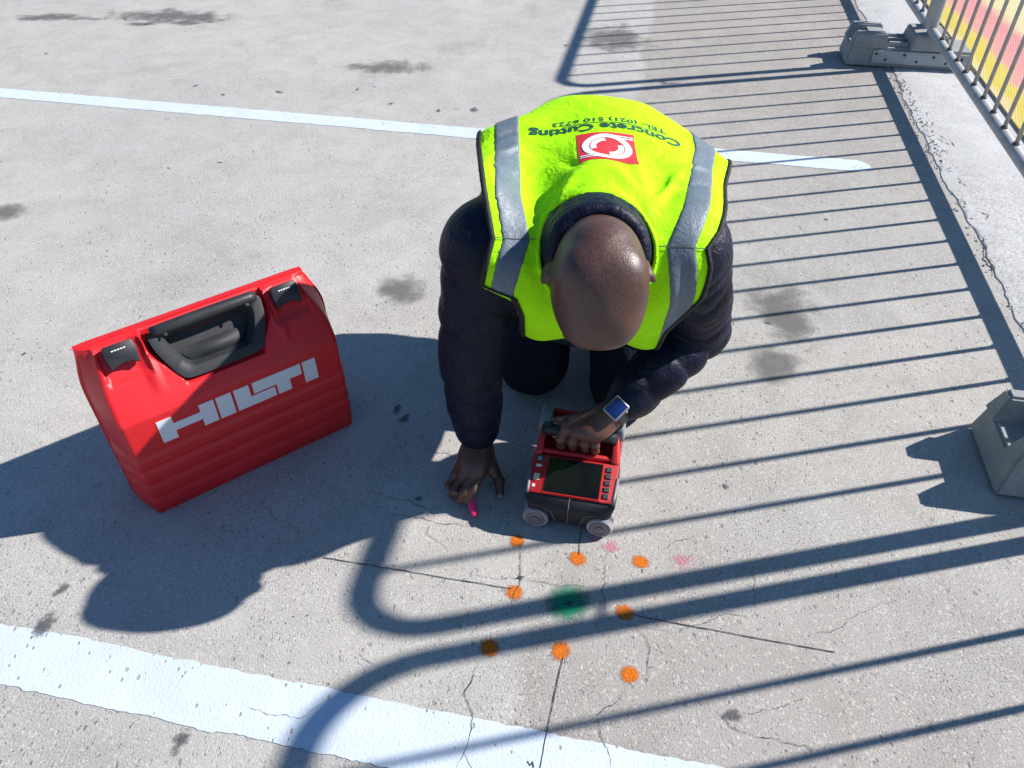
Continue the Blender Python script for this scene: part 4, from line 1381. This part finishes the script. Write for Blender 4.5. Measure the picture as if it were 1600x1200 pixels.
# region of the vest cloth: arm holes, neck hole, hem
M_ = Y * .66 + Z * .75                       # runs from hem (large) over the shoulder to the chest (small)
def pw(tab):
    ms = [p[0] for p in tab]; xs = [p[1] for p in tab]
    return np.interp(M_, ms, xs).astype(np.float32)
xl, xr = pw(ARM_L), pw(ARM_R)
cut_l = (xl - X) * 0.9
cut_r = (X - xr) * 0.9
hem = (Y - 1.66) * 0.62 - (Z - .40) * 0.78 - .06
na = ca; ndx = X - CC[0]; ndy = Y - CC[1]; ndz = Z - CC[2]
al = ndx * na[0] + ndy * na[1] + ndz * na[2]
nr_ = np.sqrt(np.maximum(ndx ** 2 + ndy ** 2 + ndz ** 2 - al ** 2, 1e-9))
neck_cut = np.where(al > -.07, .097 + 0.10 * np.maximum(0, -al - .03) - nr_, -1.0)
front_open = np.maximum(.012 - np.abs(X - .142), (Y - 1.25))
front_open = -np.maximum(np.abs(X - .142) - .010, np.maximum(Y - 1.2, Z - .56))
low = (Z_HEM - Z) * np.where(Y < 1.5, 1.0, 0.0) + np.where(Y < 1.5, 0.0, -1.0)
def mx(*l):
    r = l[0]
    for q_ in l[1:]: r = np.maximum(r, q_)
    return r
region = mx(*[cut_l, cut_r, hem + 0 * X, neck_cut, front_open, low + 0 * X]).astype(np.float32)
VS = np.maximum(VF, region)

MAT_skin = None
def mat_skin():
    t = NT('dark_brown_skin')
    p = t.coord('Object')
    n1 = t.noise(p, 14, 4, 0.6); n2 = t.noise(p, 420, 2, 0.6); n3 = t.noise(p, 110, 3, 0.7)
    col = t.mix(t.ramp(n1, [(0.3, 0.0), (0.7, 1.0)]), (0.078, 0.032, 0.022), (0.140, 0.060, 0.041))
    # shaved scalp: fine dark stubble above the ears
    g = t.n('VectorMath', operation='DOT_PRODUCT'); t.l(t.pos(), g.inputs[0])
    g.inputs[1].default_value = tuple(ha)
    hgt = t.math('SUBTRACT', g.outputs['Value'], float(HEAD @ ha))
    g2 = t.n('VectorMath', operation='DOT_PRODUCT'); t.l(t.pos(), g2.inputs[0]); g2.inputs[1].default_value = tuple(hf)
    fwd = t.math('SUBTRACT', g2.outputs['Value'], float(HEAD @ hf))
    line = t.math('SUBTRACT', hgt, t.math('MULTIPLY', t.math('ADD', fwd, 0.02), 0.55))
    dd = t.n('VectorMath', operation='DISTANCE'); t.l(t.pos(), dd.inputs[0]); dd.inputs[1].default_value = tuple(HEAD)
    inhead = t.math('LESS_THAN', dd.outputs['Value'], 0.15)
    sc_ = t.math('MULTIPLY', t.ramp(t.math('ADD', line, 0.5), [(0.49, 0.0), (0.53, 1.0)]), inhead)
    hv = t.voronoi(p, 520)
    stub = t.math('MULTIPLY', sc_, t.ramp(t.math('ADD', hv, t.math('MULTIPLY', t.math('SUBTRACT', n3, 0.5), 0.9)), [(0.25, 0.85), (0.62, 0.12)]))
    col = t.mix(stub, col, (0.035, 0.024, 0.022))
    bmp = t.bump(t.math('ADD', t.math('MULTIPLY', n3, 0.7), t.math('MULTIPLY', n2, 0.8)), 0.5, 0.0014)
    rough = t.math('ADD', 0.30, t.math('MULTIPLY', n3, 0.25))
    m_ = t.fin(col, rough, bmp, spec=0.55)
    t.b.inputs['Subsurface Weight'].default_value = 0.06
    t.b.inputs['Subsurface Radius'].default_value = (0.01, 0.004, 0.002)
    t.b.inputs['Subsurface Scale'].default_value = 0.3
    return m_
MAT['skin'] = mat_skin()
def cloth(name, col, rough, wave=None, wr=.25, wd=.004, ws=28, fine=900, sheen=0, spec=.35, var=.15):
    t = NT(name)
    p = t.coord('Object')
    n1 = t.noise(p, ws, 4, 0.6, 0.8); n2 = t.noise(p, fine, 2, 0.5)
    c = t.mix(t.ramp(n1, [(0.3, 0.0), (0.7, 1.0)]), tuple(x * (1 - var) for x in col), tuple(min(1, x * (1 + var)) for x in col))
    rd = t.math('ABSOLUTE', t.math('SUBTRACT', t.noise(p, ws * 0.8, 3, 0.5, 1.5), 0.5))
    rd = t.math('POWER', t.math('SUBTRACT', 1.0, t.math('MULTIPLY', rd, 2.0)), 9.0)
    h = t.math('ADD', t.math('ADD', n1, t.math('MULTIPLY', rd, 0.22)), t.math('MULTIPLY', n2, 0.06))
    return t.fin(c, rough, t.bump(h, wr, wd), spec=spec, sheen=sheen)
MAT['jacket'] = cloth('navy_puffer_nylon', (0.0055, 0.0075, 0.022), 0.5, wr=.5, wd=.008, ws=30, sheen=0, spec=.2, var=.2)
MAT['vest'] = cloth('fluorescent_yellow_polyester', (0.40, 0.90, 0.004), 0.75, wr=.5, wd=.008, ws=20, sheen=0, spec=.15, var=.05)
MAT['strip'] = cloth('grey_reflective_tape', (0.115, 0.150, 0.185), 0.5, wr=.45, wd=.003, ws=60, sheen=0, spec=.5, var=.10)
MAT['bind'] = cloth('black_binding', (0.012, 0.012, 0.013), 0.7, ws=80)
MAT['jeans'] = cloth('dark_navy_denim', (0.009, 0.012, 0.022), 0.8, wr=.5, wd=.008, ws=22, var=.25, spec=.15, sheen=0)
MAT['shoe'] = cloth('black_boot_leather', (0.02, 0.018, 0.017), 0.5, ws=30)
MAT['print_green'] = simple('dark_green_print', (0.012, 0.085, 0.040), .6)
MAT['print_red'] = simple('red_print', (0.62, 0.025, 0.035), .6)
MAT['print_white'] = simple('white_print', (0.78, 0.80, 0.82), .6)

person = empty('person', (0.16, 1.45, 0))
props(person, 'person kneeling in yellow reflective vest and dark jacket, bent over a floor scanner', 'person')
def pchild(name, me, mat, parent=None):
    o = link(name, me, mat, parent or person)
    o.matrix_parent_inverse = Matrix.Identity(4)
    return o
# meshes are in world metres: shift them into the person's frame
def to_person(me):
    me.transform(Matrix.Translation(-person.location)); return me
bme = field_mesh('body', body, smooth=1); pchild('body', to_person(bme), MAT['skin'])
# keep the jacket inside the vest cloth
_ii = [np.rint((jk.ax[i] - ve.lo[i]) / ve.h).astype(int) for i in range(3)]
_ok = [(_ii[i] >= 0) & (_ii[i] < ve.n[i]) for i in range(3)]
_w = tuple(slice(int(np.argmax(_ok[i])), int(len(_ok[i]) - np.argmax(_ok[i][::-1]))) for i in range(3))
_ix = np.ix_(*[_ii[i][_w[i]] for i in range(3)])
jk.F[_w] = np.where(VF[_ix] < 0.02, np.maximum(jk.F[_w], VF[_ix] + 0.006 - 2.5 * np.maximum(0, region[_ix] + 0.003)), jk.F[_w])
jme = field_mesh('jacket', jk, smooth=1); jacket = pchild('jacket', to_person(jme), MAT['jacket'])
vme = field_mesh('vest', ve, VS, smooth=1)
vtree = BVHTree.FromPolygons([tuple(v_.co) for v_ in vme.vertices], [tuple(p.vertices) for p in vme.polygons])
vest = pchild('vest', to_person(vme), MAT['vest'])
# reflective strips: thin skin proud of the shell
for nm, tab in (('reflective_strip', STRIP_L), ('reflective_strip', STRIP_R)):
    c0 = pw([(m0, a0) for m0, a0, b0_ in tab]); c1 = pw([(m0, b0_) for m0, a0, b0_ in tab])
    reg = mx(*[(c0 - X), (X - c1), region + 0.001, -(Z - .42) * np.ones_like(X)])
    SF = np.maximum(np.maximum(VF - 0.0024, -(VF + 0.014)), reg).astype(np.float32)
    pchild(nm, to_person(field_mesh(nm, ve, SF, smooth=3)), MAT['strip'], vest)
# waist strip round the lower vest
reg = mx(*[np.abs(hem + .075 + 0 * X) - .025, region + .001])
SF = np.maximum(np.maximum(VF - 0.0016, -(VF + 0.012)), reg).astype(np.float32)
pchild('reflective_strip', to_person(field_mesh('reflective_strip', ve, SF, smooth=1)), MAT['strip'], vest)
# black binding along the arm holes
others = mx(*[hem + 0 * X, neck_cut, front_open])
for armcut in (cut_l, cut_r):
    bf = np.sqrt(VF ** 2 + armcut ** 2) - 0.0050
    bf = np.maximum(bf, others).astype(np.float32)
    pchild('binding', to_person(field_mesh('binding', ve, bf, smooth=1)), MAT['bind'], vest)

# rolled neckline
bf = np.maximum(np.sqrt(VF ** 2 + neck_cut ** 2) - 0.0052, front_open).astype(np.float32)
pchild('neckline', to_person(field_mesh('neckline', ve, bf, smooth=2)), MAT['vest'], vest)
# ---- trousers and boots
tr = Fld((-.08, 1.24, -.002), (.46, 2.02, .62), 0.005)
for hp, kn, an, ph in ((HP_R, KN_R, AN_R, .3), (HP_L, KN_L, AN_L, 2.3)):
    tr.cone(hp, kn + V3(0, -.006, .03), .104, .088, .04, ring=(.006, .06, ph))
    tr.cone(kn, kn + V3(0, .0, .002), .086, .084, .02)
    tr.cone(kn, an + V3(0, .02, .012), .076, .056, .03, ring=(.005, .06, ph + 1))
tr.cone(HIP + V3(-.05, .02, -.03), HIP + V3(.05, .02, -.03), .135, .135, .05)
tr.cone(HIP, MID * .3 + HIP * .7, .11, .10, .04, wide=((1, 0, 0), 1.3))
xx, yy, zz = tr.grid()
tr.F += 0.0018 * smooth_noise(xx, yy, zz, (40, 80), 21).astype(np.float32)
tr.F = np.maximum(tr.F, (.003 - zz) + 0 * xx + 0 * yy).astype(np.float32)
pchild('trousers', to_person(field_mesh('trousers', tr, smooth=1)), MAT['jeans'])
for an in (AN_R, AN_L):
    sf = Fld(an + V3(-.09, -.08, -.07), an + V3(.09, .20, .20), 0.005)
    sf.cone(an + V3(0, .02, .0), an + V3(0, .075, .03), .048, .045, .02)
    sf.cone(an + V3(0, .06, .05), an + V3(0, .07, -.015), .040, .036, .02)
    sf.cone(an + V3(0, .075, .09), an + V3(0, .085, -.022), .040, .034, .02, wide=((1, 0, 0), 1.1))
    x_, y_, z_ = sf.grid()
    sf.F = np.maximum(sf.F, (.002 - z_) + 0 * x_ + 0 * y_).astype(np.float32)
    pchild('boot', to_person(field_mesh('boot', sf, smooth=1)), MAT['shoe'])

# ---- prints on the vest
def text_mesh(body_, size, bold=0.0, shear=0.0, ys=1.0):
    cu_ = bpy.data.curves.new('t', 'FONT'); cu_.body = body_; cu_.size = size; cu_.align_x = 'CENTER'; cu_.align_y = 'CENTER'
    cu_.offset = bold; cu_.shear = shear; cu_.resolution_u = 3
    ob = bpy.data.objects.new('t', cu_); COL.objects.link(ob)
    dg = bpy.context.evaluated_depsgraph_get(); dg.update()
    me = bpy.data.meshes.new_from_object(ob.evaluated_get(dg))
    bpy.data.objects.remove(ob); bpy.data.curves.remove(cu_)
    me.transform(Matrix.Diagonal((1, ys, 1, 1)))
    return me
def decal(name, me, org, ux, uy, mat, parent, lift, maxe=0.006):
    """lay a flat outline (local metres) on the vest: ux, uy horizontal axes, dropped onto the shell from above"""
    bm = bmesh.new(); bm.from_mesh(me)
    bmesh.ops.triangulate(bm, faces=bm.faces)
    for _ in range(3):
        le = [e for e in bm.edges if e.calc_length() > maxe]
        if not le: break
        bmesh.ops.subdivide_edges(bm, edges=le, cuts=1)
        bmesh.ops.triangulate(bm, faces=[f_ for f_ in bm.faces if len(f_.verts) > 3])
    dead = []
    for v_ in bm.verts:
        a, b = v_.co.x, v_.co.y
        st = Vector(org) + Vector(ux) * a + Vector(uy) * b
        hit, nn, _, _ = vtree.ray_cast(Vector((st.x, st.y, 1.0)) + Vector(DROP) * -0.0, Vector(DROP))
        if hit is None: dead.append(v_); v_.co = Vector((st.x, st.y, .6)); continue
        if nn.dot(Vector(DROP)) > 0: nn = -nn
        v_.co = hit + nn * lift
    if dead: bmesh.ops.delete(bm, geom=dead, context='VERTS')
    m2 = bpy.data.meshes.new(name); bm.to_mesh(m2); bm.free()
    # make sure faces look outward
    m2.update()
    o = pchild(name, to_person(m2), mat, parent)
    m2.polygons.foreach_set('use_smooth', [True] * len(m2.polygons))
    return o
DROP = (0, 0, -1)
def poly_mesh(polys):
    me = bpy.data.meshes.new('p'); v_, f_ = [], []
    for p in polys:
        n = len(v_); v_ += [(a, b, 0) for a, b in p]; f_.append(tuple(range(n, n + len(p))))
    me.from_pydata(v_, [], f_); return me
def arc_band(c, r0, r1, a0, a1, sx=1, n=18):
    o = [(c[0] + r1 * math.cos(R(a0 + (a1 - a0) * i / n)) * sx, c[1] + r1 * math.sin(R(a0 + (a1 - a0) * i / n))) for i in range(n + 1)]
    i_ = [(c[0] + r0 * math.cos(R(a0 + (a1 - a0) * i / n)) * sx, c[1] + r0 * math.sin(R(a0 + (a1 - a0) * i / n))) for i in range(n + 1)]
    return [[o[k], o[k + 1], i_[k + 1], i_[k]] for k in range(n)]
ux, uy = PRINT_UX, PRINT_UY
S_ = LOGO_S
decal('logo_panel', poly_mesh([[(-S_ / 2, -S_ * LOGO_A / 2), (S_ / 2, -S_ * LOGO_A / 2), (S_ / 2, S_ * LOGO_A / 2), (-S_ / 2, S_ * LOGO_A / 2)]]), LOGO_O, ux, uy, MAT['print_red'], vest, .0008, .008)
rings_ = []
# two interlocking hooked bands with fine gaps
A_ = LOGO_A
q = S_ * .5
for flip in (1, -1):
    bands = arc_band((0.0, 0.0), q * .62, q * .86, 25, 250) + arc_band((0.0, 0.0), q * .38, q * .58, 95, 200)
    bands += [[(q * .10, q * .62), (q * .95, q * .62), (q * .95, q * .68), (q * .10, q * .68)], [(q * .30, q * .74), (q * .95, q * .74), (q * .95, q * .79), (q * .30, q * .79)]]
    rings_ += [[(a * flip, b * flip * A_) for a, b in p][::1] for p in bands]
decal('logo', poly_mesh(rings_), LOGO_O, ux, uy, MAT['print_white'], vest, .0016, .006)
decal('lettering', text_mesh('Concrete Cutting', TXT1_S, TXT1_S * .03, .0, .70), TXT1_O, ux, uy, MAT['print_green'], vest, .0010, .005)
decal('lettering', text_mesh('TEL: (021) 510 6723', TXT2_S, TXT2_S * .012, 0, .62), TXT2_O, ux, uy, MAT['print_green'], vest, .0010, .005)
decal('underline', poly_mesh([[(-.085, -.0008), (.085, -.0008), (.085, .0008), (-.085, .0008)]]), UND_O, ux, uy, MAT['print_green'], vest, .0010, .005)

# shoulder seams: stitched lines lying on the cloth
def surf_line(name, starts, dirn, w, mat, lift=.0030):
    P = []
    for a in starts:
        hit, nn, _, _ = vtree.ray_cast(Vector(a), Vector(dirn))
        if hit is None: continue
        if nn.dot(Vector(dirn)) > 0: nn = -nn
        P.append((hit + nn * lift, nn))
    v_, f_ = [], []
    for i, (p, nn) in enumerate(P):
        t_ = (P[min(i + 1, len(P) - 1)][0] - P[max(i - 1, 0)][0]).normalized()
        sd_ = t_.cross(nn).normalized() * w / 2
        v_ += [p + sd_, p - sd_]
    for i in range(len(P) - 1): f_.append((2 * i, 2 * i + 1, 2 * i + 3, 2 * i + 2))
    m2 = bpy.data.meshes.new(name); m2.from_pydata([tuple(q) for q in v_], [], f_)
    return pchild(name, to_person(m2), mat, vest)
MAT['stitch'] = simple('dark_stitching', (0.05, 0.075, 0.06), .8)
for x0, x1, m0, m1 in ((-.034, .075, 1.213, 1.213), (.215, .330, 1.199, 1.193)):
    st_ = []
    for i in range(24):
        x = x0 + (x1 - x0) * i / 23; mm = m0 + (m1 - m0) * i / 23
        # start on the line of equal m, well in front of the cloth
        y = 1.0; z = (mm - .66 * y) / .75
        st_.append((x, y, z))
    surf_line('seam', st_, (0, .75, -.66), .0016, MAT['stitch'])
# finger nails
MAT['nail'] = simple('finger_nail', (0.30, 0.17, 0.13), .35)
for (a, b, r) in NAILS:
    d = nrm(b - a); upv = V3(0, -.45, .9); nv_ = upv - d * (upv @ d); nv_ = nrm(nv_); sv = np.cross(d, nv_)
    c = b + d * r * .35 + nv_ * r * .80
    m = MB(); vv = []
    for j in range(5):
        for i in range(5):
            u = (i - 2) / 2; w_ = (j - 2) / 2
            vv.append(Vector(c + sv * u * r * .62 * (1 - .12 * w_ * w_) + d * w_ * r * .75 - nv_ * (r * .26 * u * u + r * .22 * max(0, w_) ** 2) + nv_ * .0006) - person.location)
    m.raw(vv, [(j * 5 + i, j * 5 + i + 1, (j + 1) * 5 + i + 1, (j + 1) * 5 + i) for j in range(4) for i in range(4)])
    o = m.build('finger_nail', MAT['nail'], bpy.data.objects['body'], smooth=True)

# ---- wrist watch
MAT['steel'] = simple('brushed_watch_case', (0.30, 0.30, 0.31), 0.4, 0.7)
MAT['watchglass'] = simple('dark_blue_watch_glass', (0.010, 0.028, 0.13), 0.15, spec=.3)
wd_ = nrm(EL_L - WR_L)
wc = WR_L + wd_ * .003
wn_ = nrm(V3(-.10, -.62, .78)); wn_ = nrm(wn_ - wd_ * (wn_ @ wd_)); wx = np.cross(wd_, wn_)
watch = empty('wrist_watch', tuple(wc))
props(watch, 'square smart watch with dark blue screen on the wrist above the scanner', 'watch')
WMt = Matrix((Vector(wx), Vector(wd_), Vector(wn_))).transposed()
m = MB(); m.box(Vector(wn_) * .0340, (.037, .044, .0105), WMt, .0042, 3); m.build('watch_case', MAT['steel'], watch, angle=40)
m = MB(); m.box(Vector(wn_) * .0393, (.030, .037, .0022), WMt, .0009, 2); m.build('screen', MAT['watchglass'], watch, angle=40)
m = MB(); m.lathe([(.0034, 0), (.0034, .003), (.0026, .0036)], Vector(wn_) * .0340 + Vector(wx) * .0180 + Vector(wd_) * .009, wx, 12); m.build('crown', MAT['steel'], watch)
m = MB()
rs = []
for i in range(32):
    a = 2 * math.pi * i / 32
    rs.append(Vector(wx) * math.cos(a) * .0295 + Vector(wn_) * math.sin(a) * .0295)
vv, ff = [], []
for p in rs:
    for (dr, dd_) in ((0, -.011), (.0022, -.011), (.0022, .011), (0, .011)):
        vv.append(p + p.normalized() * dr + Vector(wd_) * dd_)
for i in range(32):
    j = (i + 1) % 32
    for k in range(4):
        l = (k + 1) % 4
        ff.append((i * 4 + k, i * 4 + l, j * 4 + l, j * 4 + k))
m.raw(vv, ff); m.build('strap', MAT['blk'], watch, angle=40)
